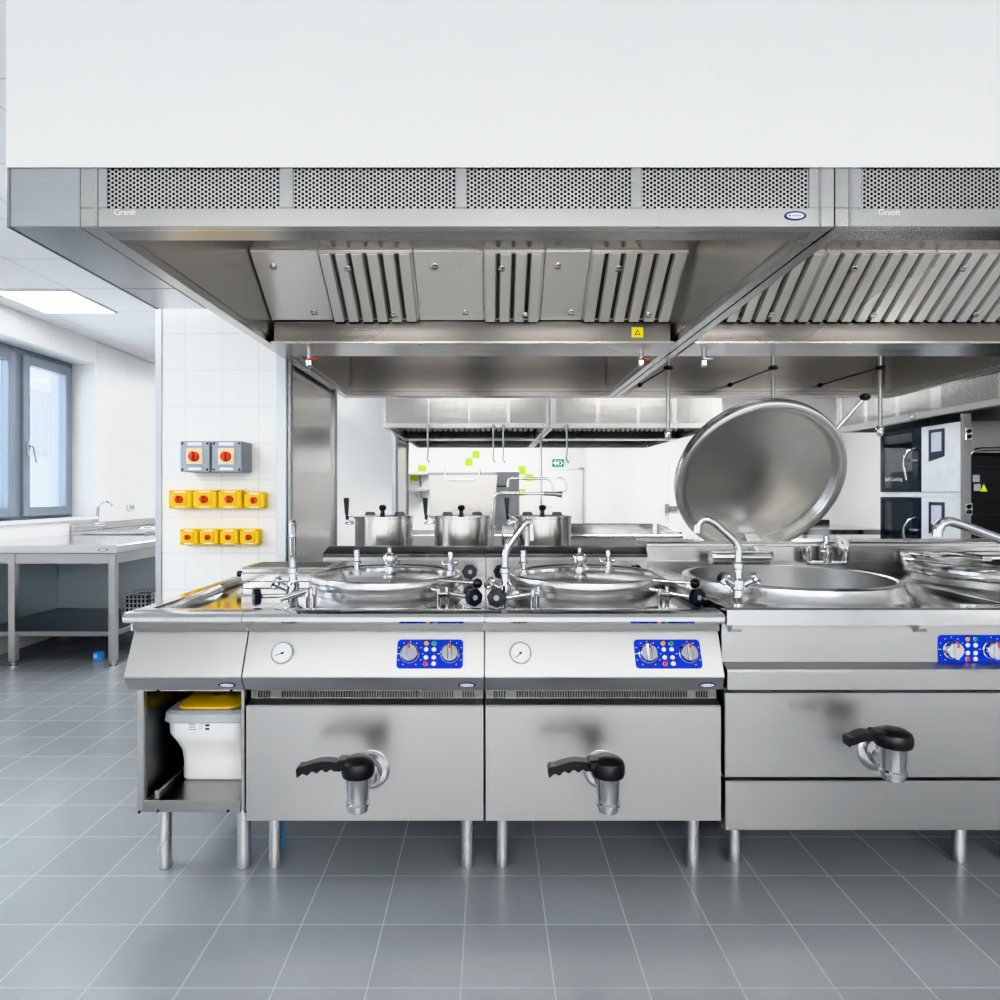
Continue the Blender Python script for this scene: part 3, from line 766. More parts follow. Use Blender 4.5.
def tap(parent, x, y, z0, pts, base='single', r=0.0115):
    """swivel tap: body with star handles and bent spout"""
    m = MB()
    m.lathe((x, y, z0), [(0.034, 0), (0.034, 0.006), (0.020, 0.012), (0.018, 0.05), (0.024, 0.055), (0.024, 0.085), (0.016, 0.095), (0.015, 0.125), (0.018, 0.128), (0.018, 0.145), (0.013, 0.15)], 'Z', 24)
    b = obj('tap', m, CHROME, parent)
    m = MB()
    for sg in ((-1, 1) if base == 'double' else (-1,)):
        m.tube([(x, y, z0+0.06), (x+sg*0.045, y-0.01, z0+0.085)], 0.014)
        c = Vector((x+sg*0.055, y-0.012, z0+0.092)); d = Vector((sg*0.8, -0.25, 0.55)).normalized()
        u = d.orthogonal().normalized(); w = d.cross(u)
        m.lathe(c, [(0.013, -0.012), (0.022, -0.004), (0.024, 0.006), (0.020, 0.014), (0, 0.016)], (u, w, d), 8)
        for k in range(4):
            a = PI/2*k; m.sphere(c+u*(0.02*math.cos(a))+w*(0.02*math.sin(a)), 0.009, 10)
    obj('tap_handle', m, CHROME, b)
    m = MB(); m.tube([(x, y, z0+0.14)]+pts, r, 0.035, 16); obj('spout', m, CHROME, b)
    return b

def kettle_round(parent, cx, cy, R, deck, zlid):
    """vessel collar and closed lid"""
    m = MB(); m.lathe((cx, cy, 0), [(R+0.012, deck), (R-0.004, deck+0.012), (R-0.022, deck+0.03), (R-0.022, zlid-0.052), (R-0.03, zlid-0.052)], 'Z', 96, cap=False)
    obj('vessel_collar', m, S_SPUN, parent)
    m = MB(); m.lathe((cx, cy, 0), [(R-0.03, zlid-0.049), (R-0.004, zlid-0.049), (R, zlid-0.045), (R, zlid-0.008), (R-0.004, zlid-0.002), (R-0.014, zlid), (R-0.026, zlid-0.001), (R-0.034, zlid-0.006)], 'Z', 96, cap=False)
    m.mi = 1; m.lathe((cx, cy, 0), [(R-0.034, zlid-0.006), (R*0.62, zlid+0.004), (R*0.3, zlid+0.009), (0, zlid+0.011)], 'Z', 96)
    return obj('lid', m, [S_SPUN, S_POL], parent, angle=50)

def small_kettle(label, x0, x1, cx, fx, vx, gx, panx, badgex, tapspec, valves, clampL, needle, group):
    t = thing('boiling_kettle', label, 'kettle', ((x0+x1)/2, 2.6, 0), group)
    cy, R = 2.62, 0.309
    worktop(t, x0, x1, (cx, cy, R-0.01)); fascia(t, x0, x1)
    m = MB(); m.box(x0+0.004, x1-0.004, 2.16, 3.08, 0.225, 0.86, 0.003); obj('casing', m, S_FRONT, t)
    m = MB(); m.box(x0+0.002, x1-0.002, 2.145, 2.159, 0.605, 0.65, 0.002); obj('vent_strip', m, S_SHADE, t)  # vent strip darkened in colour for the shade under the fascia
    m = MB(); m.prism([(2.105, 0.219), (2.105, 0.593), (2.109, 0.598), (2.14, 0.610), (2.158, 0.610), (2.158, 0.219)], 'X', x0+0.003, x1-0.003, 0.0)
    obj('front_panel', m, S_FRONT, t, angle=8)
    m = MB(); n = 84
    for i in range(n):
        xx = x0+0.03+i*(x1-x0-0.06)/n
        if 4 < i < 9 or n-9 < i < n-5: continue
        m.box(xx, xx+0.004, 2.1425, 2.146, 0.612, 0.633, 0)
    obj('vent_slots', m, DARKSLOT, t)
    for lx in (x0+0.06, x1-0.06):
        for ly in (2.22, 2.98): steel_leg(t, lx, ly)
    # backsplash, and ledge coloured with the hood's dark reflection
    m = MB(); m.box(x0, x1, 3.10, 3.19, 0.862, 1.0, 0.002); m.box(x0, x1, 3.085, 3.10, 0.874, 0.895, 0.002); m.box(x0, x1, 3.095, 3.10, 0.965, 0.985, 0.002); obj('backsplash', m, S_FRONT, t)
    m = MB(); m.prism([(3.088, 0.985), (3.088, 1.004), (3.19, 1.028), (3.24, 1.028), (3.24, 1.0), (3.10, 0.985)], 'X', x0, x1, 0.002); obj('back_ledge', m, steel('ledge_reflection', (0.10, 0.10, 0.105), 0.3), t, 'sloping ledge with a dark reflection in its colour')
    # blackened hand valves at the backsplash
    for hx in (x1-0.075, x0+0.07):
        k = obj('rear_valve', MB().cyl((hx, 3.10, 0.925), (hx, 3.02, 0.925), 0.011), CHROME, t)
        hand_wheel(k, (hx, 3.005, 0.925), (0.2, -1, 0.1), 0.036)
    ld = kettle_round(t, cx, cy, R, 0.874, 0.973)
    for kind, dx, dy in valves:
        z = 0.970
        if kind == 'big': safety_valve(ld, cx+dx, cy+dy, 0.982)
        elif kind == 'small': safety_valve(ld, cx+dx, cy+dy, z, big=False)
        else: lid_cock(ld, cx+dx, cy+dy, z)
    m = MB()                                                       # hinge arm across the lid, at the back
    m.box(cx-0.02, cx+0.02, cy+0.02, cy+0.29, 0.982, 0.990, 0.002)
    obj('lid_bar', m, S_POL, ld)
    knob_panel(t, frameM(fascia_pt(panx, 654), FN)); gauge(t, frameM(fascia_pt(gx, 653.5), FN), needle=needle)
    badge(t, frameM((badgex, 2.089, 0.670), (0, -0.885, -0.465)))
    drain_valve(t, fx, vx, 2.105, 0.389)
    clamp(t, (cx+0.235, 2.36, 0.905), 1)
    tapspec(t)
    if clampL:
        k = obj('valve_stem', MB().tube([(cx-0.26, 2.33, 0.925), (cx-0.40, 2.30, 0.925)], 0.008), CHROME, t)
        hand_wheel(k, (cx-0.415, 2.295, 0.925), (-0.85, -0.5, 0.0), 0.034)
        m = MB(); m.cyl((cx-0.235, 2.30, 0.874), (cx-0.235, 2.30, 0.95), 0.009); m.tube([(cx-0.33, 2.30, 0.915), (cx-0.235, 2.30, 0.945)], 0.010); m.cyl((cx-0.215, 2.32, 0.874), (cx-0.215, 2.32, 0.955), 0.008); obj('clamp_bracket', m, CHROME, t)
    else:
        k = obj('clamp_bracket', MB().cyl((cx-0.235, 2.30, 0.874), (cx-0.235, 2.30, 0.95), 0.009).cyl((cx-0.215, 2.32, 0.874), (cx-0.215, 2.32, 0.955), 0.008).tube([(cx-0.33, 2.30, 0.92), (cx-0.22, 2.31, 0.935)], 0.009), CHROME, t)
        hand_wheel(k, (cx-0.365, 2.27, 0.925), (-0.15, -1, 0.05), 0.036)
    return t

GK = 'kettles on the front island'
def tapA(t):
    x, y = X(293, 2.36), 2.36
    tap(t, x, y, 0.874, [(x, y, 1.08), (x+0.058, y-0.19, 1.185), (x+0.072, y-0.235, 1.20), (x+0.076, y-0.245, 1.15)], r=0.0135)
def tapB(t):
    x, y = X(505, 2.36), 2.36
    tap(t, x, y, 0.874, [(x, y, 1.085), (x+0.075, y+0.02, 1.185), (x+0.098, y+0.03, 1.19), (x+0.10, y+0.03, 1.12)], r=0.0125)
KX0, KX1, KX2 = -0.803, -0.0155, 0.766
kA = small_kettle('round lidded boiling kettle unit with its gauge needle level, next to the open cabinet', KX0+0.001, KX1, -0.418, -0.388, -0.398,
    X(282.5, 2.104), X(430, 2.104), X(467, 2.09), tapA, (('big', 0.012, 0.0), ('small', -0.155, 0.16), ('cock', 0.255, 0.10)), True, 200, GK)
kB = small_kettle('round lidded boiling kettle unit between the first lidded kettle and the open kettle', KX1+0.0015, KX2, 0.393, 0.372, 0.362,
    X(520.5, 2.104), X(668, 2.104), X(707, 2.09), tapB, (('big', -0.022, 0.0), ('small', -0.245, 0.13), ('cock', 0.13, 0.19)), False, 225, GK)

# open cabinet left of the kettles
cx0, cx1 = -1.19, KX0
t = thing('open_cabinet', 'stainless open base cabinet with a bin inside, left end of the front island', 'cabinet', ((cx0+cx1)/2, 2.6, 0))
worktop(t, cx0, cx1-0.0005, None, True); fascia(t, cx0+0.004, cx1-0.001)
m = MB(); a, b = X(137, 2.11), cx1-0.003
m.box(a, a+0.022, 2.11, 3.05, 0.245, 0.65, 0.002); m.box(b-0.012, b, 2.11, 3.05, 0.245, 0.65, 0.002)
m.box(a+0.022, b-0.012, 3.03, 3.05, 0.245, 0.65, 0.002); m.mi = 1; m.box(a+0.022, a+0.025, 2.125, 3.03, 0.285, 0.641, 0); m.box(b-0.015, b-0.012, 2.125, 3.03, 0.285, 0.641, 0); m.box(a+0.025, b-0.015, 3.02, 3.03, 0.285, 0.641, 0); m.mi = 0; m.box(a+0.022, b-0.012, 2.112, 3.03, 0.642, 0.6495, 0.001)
obj('carcass', m, [S_FRONT, steel('inside_shade_steel', (0.20, 0.205, 0.21), 0.3)], t)  # inner faces coloured darker to stand for the shade inside the cabinet
m = MB(); m.box(a+0.022, b-0.012, 2.108, 3.03, 0.245, 0.284, 0.002); obj('shelf', m, steel('shelf_steel', (0.42, 0.41, 0.40), 0.3), t)
m = MB(); m.tube([(a+0.045, 2.15, 0.291), (a+0.045, 2.95, 0.291)], 0.008)
obj('guide_rail', m, S_FRONT, t)
m = MB()
for px, py in ((137.8, 812), (158, 811), (228, 811), (158, 690.5), (231, 690.5), (246, 691), (246, 811.5)):
    m = MB(); m.lathe((X(px, 2.108) if px > 140 else a+0.009, 2.108, Z(py, 2.108)), [(0.005, 0), (0.004, 0.003), (0, 0.0035)], 'Y', 12); obj('screw', m, BLACK, t)
for lx in (-1.124, -0.85):
    for ly in (2.22, 2.95): steel_leg(t, lx, ly, 0.246)
badge(t, frameM((X(227, 2.09), 2.089, 0.670), (0, -0.885, -0.465)))
m = MB(); m.tube([(-0.765, 2.35, 0.0), (-0.765, 2.35, 0.21)], 0.012)
single('water_pipe', m, BLUEP, 'blue water pipe coming out of the floor beneath the front island', 'pipe')

# bin in the cabinet
bx = -0.980; by = 2.42
t = thing('waste_bin', 'white plastic bin with grey rim and yellow lid in the open cabinet', 'bin', (bx, by, 0.284))
m = MB()
m.loft([(0.284, bx+0.015, by, 0.118, 0.16, 0.03), (0.292, bx+0.015, by, 0.122, 0.165, 0.03), (0.35, bx+0.015, by, 0.123, 0.165, 0.035), (0.39, bx+0.013, by-0.003, 0.126, 0.17, 0.04),
        (0.425, bx+0.007, by-0.01, 0.131, 0.183, 0.045), (0.46, bx, by-0.015, 0.139, 0.195, 0.045), (0.515, bx, by-0.015, 0.141, 0.198, 0.045)], 6)
obj('bin_body', m, WHITE, t, angle=60)
m = MB(); m.loft([(0.505, bx, by-0.015, 0.149, 0.204, 0.045), (0.508, bx, by-0.015, 0.153, 0.208, 0.048), (0.535, bx, by-0.015, 0.150, 0.205, 0.048), (0.545, bx, by-0.013, 0.138, 0.196, 0.045)], 6); obj('rim', m, GREYP, t)
m = MB(); m.loft([(0.542, bx-0.005, by-0.03, 0.112, 0.165, 0.05), (0.552, bx-0.005, by-0.03, 0.110, 0.162, 0.05), (0.558, bx-0.005, by-0.028, 0.098, 0.15, 0.045)], 6)
m.mi = 1; m.loft([(0.556, bx-0.01, by-0.07, 0.024, 0.03, 0.01), (0.560, bx-0.01, by-0.07, 0.02, 0.026, 0.01)], 4)
obj('bin_lid', m, [BINYEL, plain('bin_yellow_dark', (0.5, 0.30, 0.01), 0.5)], t, 'yellow flap lid')
m = MB(); ly = by-0.2135; m.box(bx-0.06, bx+0.02, ly-0.0003, ly+0.004, 0.478, 0.503, 0)
m.mi = 1
for k in range(4): m.box(bx-0.055, bx-0.028-0.004*(k % 2), ly-0.001, ly, 0.481+k*0.006, 0.4825+k*0.006, 0)
for k in range(3): m.box(bx-0.022, bx-0.004, ly-0.001, ly, 0.483+k*0.007, 0.484+k*0.007, 0)
for k in range(2): m.box(bx+0.002, bx+0.016, ly-0.001, ly, 0.480+k*0.012, 0.487+k*0.012, 0)
obj('sticker', m, [WHITE, INK], t)

# perforated box on the worktop
gx0, gx1 = X(246, 2.88), X(332, 2.85)
t = thing('perforated_container', 'low stainless box with perforated top and black handles behind the first kettle', 'container', ((gx0+gx1)/2, 2.93, 0.8745))
m = MB(); m.box(gx0+0.004, gx1-0.004, 2.83, 3.05, 0.8745, 0.905, 0.003); m.box(gx0, gx1, 2.82, 3.06, 0.905, 0.942, 0.003); m.box(gx0+0.003, gx1-0.003, 2.823, 3.057, 0.942, 0.962, 0.003)
obj('box_body', m, S_POL, t)
m = MB(); m.box(gx0, gx1, 2.82, 3.06, 0.962, 0.967, 0.001); m.mi = 1
for i in range(26):
    for j in range(7): m.box(gx0+0.025+i*0.0132, gx0+0.033+i*0.0132, 2.845+j*0.029, 2.860+j*0.029, 0.9668, 0.9675, 0)
obj('perforated_top', m, [S_FRONT, DARKSLOT], t)
for xa, xb in ((gx0+0.002, gx0-0.03), (gx1-0.002, gx1+0.035)):
    m = MB(); m.cyl((xa, 2.86, 0.935), (xb, 2.86, 0.935), 0.014, ch=0.003); obj('handle', m, BLACK, t, 'black handle')

# ------------------------------------------------------------------ large kettles on the right
def big_kettle(label, x0, x1, cx, openlid, fx=None, vx=None, panx=None):
    t = thing('boiling_kettle', label, 'kettle', ((x0+x1)/2, 2.6, 0), GK)
    cy, R, dk = 2.63, (0.400 if openlid else 0.425), 0.902
    m = MB(); m.prism([(2.075, 0.868), (2.075, 0.917), (2.082, 0.923), (2.15, 0.923), (2.165, dk), (2.165, dk-0.012), (2.10, dk-0.012), (2.10, 0.868)], 'X', x0, x1, 0.0)
    m.plate_hole(x0, x1, 2.165, 3.14, cx, cy, R-0.015, dk-0.012, dk)
    m.prism([(x0, dk), (x0, 0.921), (x0+0.012, 0.921), (x0+0.03, dk)], 'Y', 2.15, 3.14, 0)
    obj('worktop', m, S_TOP, t)
    m = MB(); m.box(x0+0.004, x1-0.004, 2.15, 3.12, 0.19, dk-0.014, 0.003) if not openlid else None
    if openlid:
        m.box(x0+0.004, x0+0.02, 2.15, 3.12, 0.19, dk-0.014, 0.002); m.box(x1-0.02, x1-0.004, 2.15, 3.12, 0.19, dk-0.014, 0.002)
        m.box(x0+0.02, x1-0.02, 3.10, 3.12, 0.19, dk-0.014, 0.002); m.box(x0+0.02, x1-0.02, 2.15, 2.17, 0.19, dk-0.014, 0.002); m.box(x0+0.02, x1-0.02, 2.17, 3.10, 0.19, 0.21, 0.002)
    obj('casing', m, S_FRONT, t)
    m = MB(); m.box(x0+0.003, x1-0.002, 2.135, 2.152, 0.71, 0.868, 0.002)
    m.prism([(2.148, 0.716), (2.148, 0.738), (2.092, 0.720), (2.088, 0.712), (2.088, 0.655), (2.148, 0.655)], 'X', x0+0.006, x1-0.001, 0.0)
    obj('fascia', m, S_FRONT, t, angle=8)
    m = MB(); m.box(x0+0.003, x1-0.002, 2.103, 2.15, 0.3605, 0.642, 0.003); obj('front_panel', m, S_FRONT, t)
    m = MB(); m.box(x0+0.003, x1-0.002, 2.098, 2.15, 0.19, 0.352, 0.003); obj('lower_panel', m, S_FRONT, t)
    for lx in (x0+0.09, x1-0.09):
        for ly in (2.25, 3.0): steel_leg(t, lx, ly, 0.195)
    m = MB(); m.box(x0, x1, 3.14, 3.22, dk-0.012, 1.035, 0.002); m.box(x0+0.0, x1, 3.125, 3.14, 0.955, 0.962, 0.001); obj('backsplash', m, S_HOOD, t)
    m = MB(); m.prism([(3.115, 1.033), (3.115, 1.050), (3.13, 1.056), (3.36, 1.056), (3.36, 1.033)], 'X', x0, x1, 0.002); obj('back_ledge', m, S_HOOD, t)
    if openlid:
        m = MB(); m.lathe((cx, cy, 0), [(R+0.035, dk), (R+0.030, dk+0.010), (R+0.016, dk+0.030), (R+0.012, dk+0.052), (R-0.008, dk+0.060), (R-0.018, dk+0.055), (R-0.019, 0.55), (R-0.06, 0.45), (R-0.2, 0.41), (0, 0.40)], 'Z', 96, cap=False)
        obj('vessel', m, S_SPUN, t, angle=50)
        for bxp in (X(736, 2.1), X(924, 2.1)):
            q = MB(); q.box(bxp-0.012, bxp-0.008, 2.11, 2.137, 0.842, 0.866, 0); q.box(bxp-0.012, bxp+0.03, 2.127, 2.137, 0.834, 0.842, 0.001); obj('bracket', q, S_DARK, t)
        # open lid leaning forward above its hinge
        th = math.radians(28); zl = Vector((0, math.cos(th), math.sin(th))); yl = zl.cross(Vector((1, 0, 0)))
        c = Vector((X(756.5, 3.1), 3.10, Z(476, 3.10)))
        ML = Matrix(((1, yl.x, zl.x, c.x), (0, yl.y, zl.y, c.y), (0, yl.z, zl.z, c.z), (0, 0, 0, 1)))
        m = MB(); RL = 0.400
        m.lathe((0, 0, 0), [(0, -0.010), (RL*0.5, -0.011), (RL-0.062, -0.014), (RL-0.053, -0.016), (RL-0.050, -0.022), (RL-0.046, -0.055), (RL-0.042, -0.062), (RL-0.034, -0.064), (RL-0.014, -0.064), (RL-0.004, -0.060), (RL, -0.05), (RL, -0.008), (RL-0.004, 0.002), (RL-0.03, 0.012), (RL*0.5, 0.028), (0, 0.034)], 'Z', 112)
        m.xform(ML); ld = obj('lid', m, S_SPUN, t, 'large round lid standing open', angle=40)
        m = MB(); p0 = ML @ Vector((RL*0.80, -RL*0.62, -0.01)); p1 = Vector((X(865, 2.93), 2.93, Z(397, 2.93)))
        m.tube([p0, p1], 0.008); m.mi = 1; m.sphere(p1, 0.024, 20, 0.75)
        obj('ball_lever', m, [S_SPUN, BLACK], ld)
        m = MB(); hz = 0.99; m.cyl((X(713, 3.04), 3.04, hz), (X(769, 3.04), 3.04, hz), 0.031, seg=28, ch=0.003); m.cyl((X(712, 3.04)-0.006, 3.04, hz), (X(714, 3.04), 3.04, hz), 0.034, seg=28)
        m.cyl((X(760, 3.04), 3.04, hz), (X(763, 3.04), 3.04, hz), 0.034, seg=28)
        xh = X(756, 3.15)
        m.prism([(3.03, 0.985), (3.06, 0.97), (3.20, 1.01), (3.31, 1.03), (3.31, 1.06), (3.24, 1.10), (3.17, 1.06), (3.05, 1.02)], 'X', xh-0.03, xh+0.04, 0.006)
        obj('hinge', m, S_POL, t)
        # pressure group on the backsplash
        yv = 3.09
        m = MB(); m.tube([(X(806, yv), yv, Z(548, yv)), (X(806, yv), yv, Z(562, yv)), (X(846, yv), yv, Z(563, yv)), (X(847, yv), yv, Z(546, yv))], 0.014, 0.02)
        m.lathe((X(826, yv), yv, Z(562, yv)), [(0.024, 0), (0.024, 0.02), (0.03, 0.024), (0.03, 0.05), (0.02, 0.06), (0.024, 0.07), (0.020, 0.085), (0.013, 0.09), (0.013, 0.125), (0, 0.127)], 'Z', 24)
        m.lathe((X(809, yv), yv, Z(561, yv)), [(0.014, 0), (0.019, 0.015), (0.019, 0.045), (0.012, 0.055), (0.006, 0.06), (0.006, 0.07), (0, 0.071)], 'Z', 20)
        m.lathe((X(845, yv), yv, Z(561, yv)), [(0.016, 0), (0.02, 0.01), (0.02, 0.05), (0.012, 0.06)], 'Z', 20)
        pg = obj('pressure_valve', m, CHROME, t)
        gauge(pg, frameM((X(840.5, yv-0.03), yv-0.04, Z(543, yv-0.03)), (0.1, -1, 0.1)), 0.030, 120)
        x, y = X(738, 2.27), 2.27
        tap(t, x, y, dk, [(x+0.003, y, 1.115), (X(713, y), y, 1.197), (X(703, y), y, 1.205), (X(698, y), y, 1.185), (X(697, y), y, 1.155)], 'double', 0.0125)
    else:
        RR = 0.43
        m = MB(); m.lathe((cx, cy, 0), [(RR+0.012, dk), (RR, dk+0.01), (RR-0.02, dk+0.03), (RR-0.02, 0.958)], 'Z', 96, cap=False); obj('vessel_collar', m, S_SPUN, t)
        m = MB(); m.lathe((cx, cy, 0), [(RR-0.03, 0.962), (RR, 0.962), (RR+0.002, 0.968), (RR+0.002, 1.010), (RR-0.005, 1.016), (RR-0.03, 1.018), (RR-0.06, 1.010), (RR*0.5, 1.016), (0, 1.02)], 'Z', 96)
        ld = obj('lid', m, S_POL, t, angle=50)
        m = MB(); m.box(cx-0.36, cx+0.1, 2.86, 2.90, 1.016, 1.034, 0.004); m.box(cx-0.30, cx-0.26, 2.76, 2.95, 1.016, 1.030, 0.003); m.box(cx-0.12, cx-0.08, 2.70, 2.95, 1.016, 1.030, 0.003)
        m.cyl((cx-0.37, 2.88, 1.018), (cx-0.33, 2.88, 1.018), 0.026); obj('lid_bar', m, S_POL, ld)
        m = MB(); m.tube([(cx-0.18, 2.23, 0.985), (cx-0.06, 2.17, 0.965)], 0.014); m.cyl((cx-0.20, 2.235, 0.985), (cx-0.175, 2.225, 0.985), 0.028); obj('clamp_bracket', m, S_POL, t)
        x, y = 2.03, 2.24
        tap(t, x, y, dk, [(x, y, 1.045), (X(962, y), y, 1.185), (X(947, y), y, 1.20), (X(938, y), y, 1.18), (X(937, y), y, 1.145)], 'double', 0.0165)
    if panx: knob_panel(t, frameM((panx, 2.135, Z(649, 2.135)), (0, -1, 0)))
    if vx: drain_valve(t, fx, vx, 2.103, 0.494, 1.08, False, 0.042)
    return t
big_kettle('large boiling kettle with its round lid standing open', 0.772, 1.742, X(797.5, 2.63)-0.044, True, 1.275, 1.228, X(970.5, 2.135))
big_kettle('large lidded kettle cut off by the frame at the right', 1.745, 2.70, 2.205, False, 2.22, 2.18, 2.55)

# ------------------------------------------------------------------ rear row of the front island, pots
t = thing('rear_counter', 'stainless counter behind the kettle ledge carrying three pots', 'counter', (0.0, 3.75, 0))
m = MB(); m.box(-0.98, 2.70, 3.37, 4.25, 0.84, 0.90, 0.004); obj('worktop', m, S_TOP, t)
m = MB(); m.box(-0.96, 2.68, 3.40, 4.20, 0.2, 0.84, 0.003); obj('casing', m, S_FRONT, t)
for lx in (-0.9, 0.3, 1.5, 2.6):
    for ly in (3.45, 4.15): steel_leg(t, lx, ly, 0.205)

def pot(px0, px1, label):
    Y = 3.78; x = (X(px0, Y)+X(px1, Y))/2; r = (X(px1, Y)-X(px0, Y))/2; zt = Z(517.5, Y-0.1)
    t = thing('stock_pot', label, 'pot', (x, Y, 0.901), 'stock pots on the rear counter')
    m = MB(); m.lathe((x, Y, 0.901), [(0, 0), (r-0.008, 0), (r, 0.008), (r, zt-0.901-0.008), (r+0.004, zt-0.901-0.006), (r+0.004, zt-0.901), (r-0.004, zt-0.901), (r-0.004, 0.03), (0, 0.03)], 'Z', 64, cap=False)
    obj('pot_body', m, steel('pot_steel', (0.66, 0.65, 0.64), 0.17, (4, 4, 90), 0.02), t)
    m = MB(); m.lathe((x, Y, zt), [(r+0.005, 0.0005), (r+0.005, 0.005), (r-0.02, 0.010), (0, 0.016)], 'Z', 64)
    l = obj('pot_lid', m, S_POL, t)
    m = MB(); m.lathe((x-0.005, Y-0.02, zt+0.014), [(0.014, 0), (0.011, 0.015), (0.011, 0.022), (0.019, 0.03), (0.022, 0.042), (0.017, 0.054), (0.006, 0.058), (0, 0.058)], 'Z', 20); obj('lid_knob', m, BLACK, l)
    for sx in (-1, 1):
        m = MB(); xx = x+sx*0.088; m.prism([(xx-0.035, zt+0.006), (xx-0.026, zt+0.028), (xx+0.022, zt+0.028), (xx+0.035, zt+0.006)], 'Y', Y+0.04, Y+0.05, 0.002); obj('lid_plate', m, plain('plate_reflection', (0.07, 0.07, 0.07), 0.4, 0.5), l)  # dark reflections on the plates put into their colour
    xl = x-r
    m = MB(); m.tube([(xl+0.004, Y-0.02, zt-0.03), (xl-0.035, Y-0.02, zt-0.03), (xl-0.035, Y-0.02, zt-0.015)], 0.007, 0.01); m.lathe((xl-0.03, Y-0.02, zt-0.046), [(0.012, 0), (0.026, 0.006), (0.026, 0.014), (0.012, 0.02)], 'Z', 16)
    m.tube([(xl-0.04, Y-0.02, zt+0.012), (xl-0.01, Y-0.02, zt-0.002), (xl+0.01, Y-0.02, zt-0.005)], 0.006); b = obj('lever_bracket', m, CHROME, t)
    m = MB(); m.prism([(xl-0.055, zt+0.012), (xl-0.040, zt+0.012), (xl-0.034, zt+0.112), (xl-0.064, zt+0.112)], 'Y', Y-0.035, Y-0.008, 0.004); m.box(xl-0.053, xl-0.035, Y-0.028, Y-0.012, zt-0.015, zt+0.012, 0.001); obj('lever', m, BLACK, b, 'black upright lever')
pot(355.5, 412.5, 'leftmost of three steel pots with black lid knobs, against the white column')
pot(434, 490.5, 'middle one of three steel pots, in front of the tilting pan lid')
pot(515, 571, 'rightmost of three steel pots, behind the bent kettle tap')

# spray tap between the pots
Y = 4.10; x = X(492.5, Y)
t = thing('spray_tap', 'tall swing arm spray tap rising between the middle and right pots', 'tap', (x, Y, 0.901))
m = MB(); m.lathe((x, Y, 0.901), [(0.03, 0), (0.03, 0.012), (0.018, 0.02)], 'Z', 20)
m.tube([(x, Y, 0.91), (x, Y, Z(493, Y)), (X(545, Y), Y, Z(493.5, Y))], 0.010, 0.06, 14); m.lathe((x, Y, Z(530, Y)), [(0.012, 0), (0.017, 0.005), (0.017, 0.02), (0.012, 0.025)], 'Z', 16)
obj('riser', m, S_SPUN, t)
m = MB(); m.cyl((X(544, Y), Y, Z(493.5, Y)), (X(556, Y), Y, Z(494, Y)), 0.014); m.cyl((X(556, Y), Y, Z(494, Y)), (X(562, Y), Y, Z(494.5, Y)), 0.017, 0.022); obj('spray_head', m, S_DARK, t)
m = MB(); m.tube([(X(552.5, Y), Y, Z(493, Y)), (X(552, Y), Y, Z(478.5, Y)), (X(508, Y), Y, Z(478.5, Y)), (X(508, Y), Y, Z(487, Y))], 0.009, 0.05, 14); obj('swing_arm', m, S_SPUN, t)
m = MB(); xc, zc = X(559, Y), Z(486, Y)
m.tube([(xc+0.048*math.cos(a), Y, zc+0.055*math.sin(a)) for a in [math.radians(130-k*15) for k in range(17)]], 0.006); obj('hose', m, S_SPUN, t)

# ------------------------------------------------------------------ second island
t = thing('tilting_pan', 'tilting pan on the rear island with its rectangular lid open', 'pan', (-0.25, 6.4, 0))
m = MB(); m.box(-1.0, 0.12, 5.95, 6.75, 0.15, 0.90, 0.004); obj('casing', m, S_FRONT, t)
for lx in (-0.9, 0.02):
    for ly in (6.05, 6.65): steel_leg(t, lx, ly, 0.155)
m = MB(); ty = 6.6
m.prism([(X(428.5, ty), Z(474, ty)), (X(497.5, ty), Z(474, ty)), (X(494.5, ty), Z(522, ty)), (X(432, ty), Z(522, ty))], 'Y', ty-0.015, ty+0.02, 0.004)
l = obj('pan_lid', m, steel('lid_sheet', (0.60, 0.59, 0.58), 0.3), t)
m = MB(); m.prism([(X(428, ty), Z(475, ty)), (X(498, ty), Z(475, ty)), (X(498, ty), Z(472.3, ty)), (X(428, ty), Z(472.3, ty))], 'Y', ty-0.03, ty+0.03, 0.004); obj('lid_edge', m, S_DARK, l)
m = MB(); 
m.tube([(X(445, ty), ty-0.03, Z(469, ty)), (X(445.5, ty), ty-0.03, Z(477, ty)), (X(450, ty), ty-0.07, Z(480, ty)), (X(474, ty), ty-0.07, Z(480, ty)), (X(479, ty), ty-0.03, Z(477, ty)), (X(480, ty), ty-0.03, Z(469, ty))], 0.012, 0.02); obj('lid_handle', m, S_SPUN, l)
m = MB()
for px in (436, 489): m.box(X(px, ty)-0.02, X(px, ty)+0.02, ty-0.01, ty+0.05, 0.9, Z(519, ty), 0.003)
obj('lid_hinge', m, S_DARK, l)

t = thing('island_counter', 'stainless counter with raised back on the rear island, right of the pots', 'counter', (0.9, 6.4, 0))
m = MB(); xr = X(683, 5.95)
m.box(0.13, xr, 5.95, 6.80, 0.86, 0.90, 0.006); m.box(0.13, xr-0.06, 6.80, 6.90, 0.86, 0.965, 0.006); m.prism([(5.95, 0.9), (5.99, 0.925), (6.8, 0.965), (6.8, 0.9)], 'X', xr-0.02, xr, 0.003); obj('worktop', m, S_TOP, t)
m = MB(); m.box(0.14, xr-0.03, 5.99, 6.86, 0.15, 0.86, 0.003); obj('casing', m, S_FRONT, t)
for lx in (0.2, xr-0.1): steel_leg(t, lx, 6.05, 0.16)

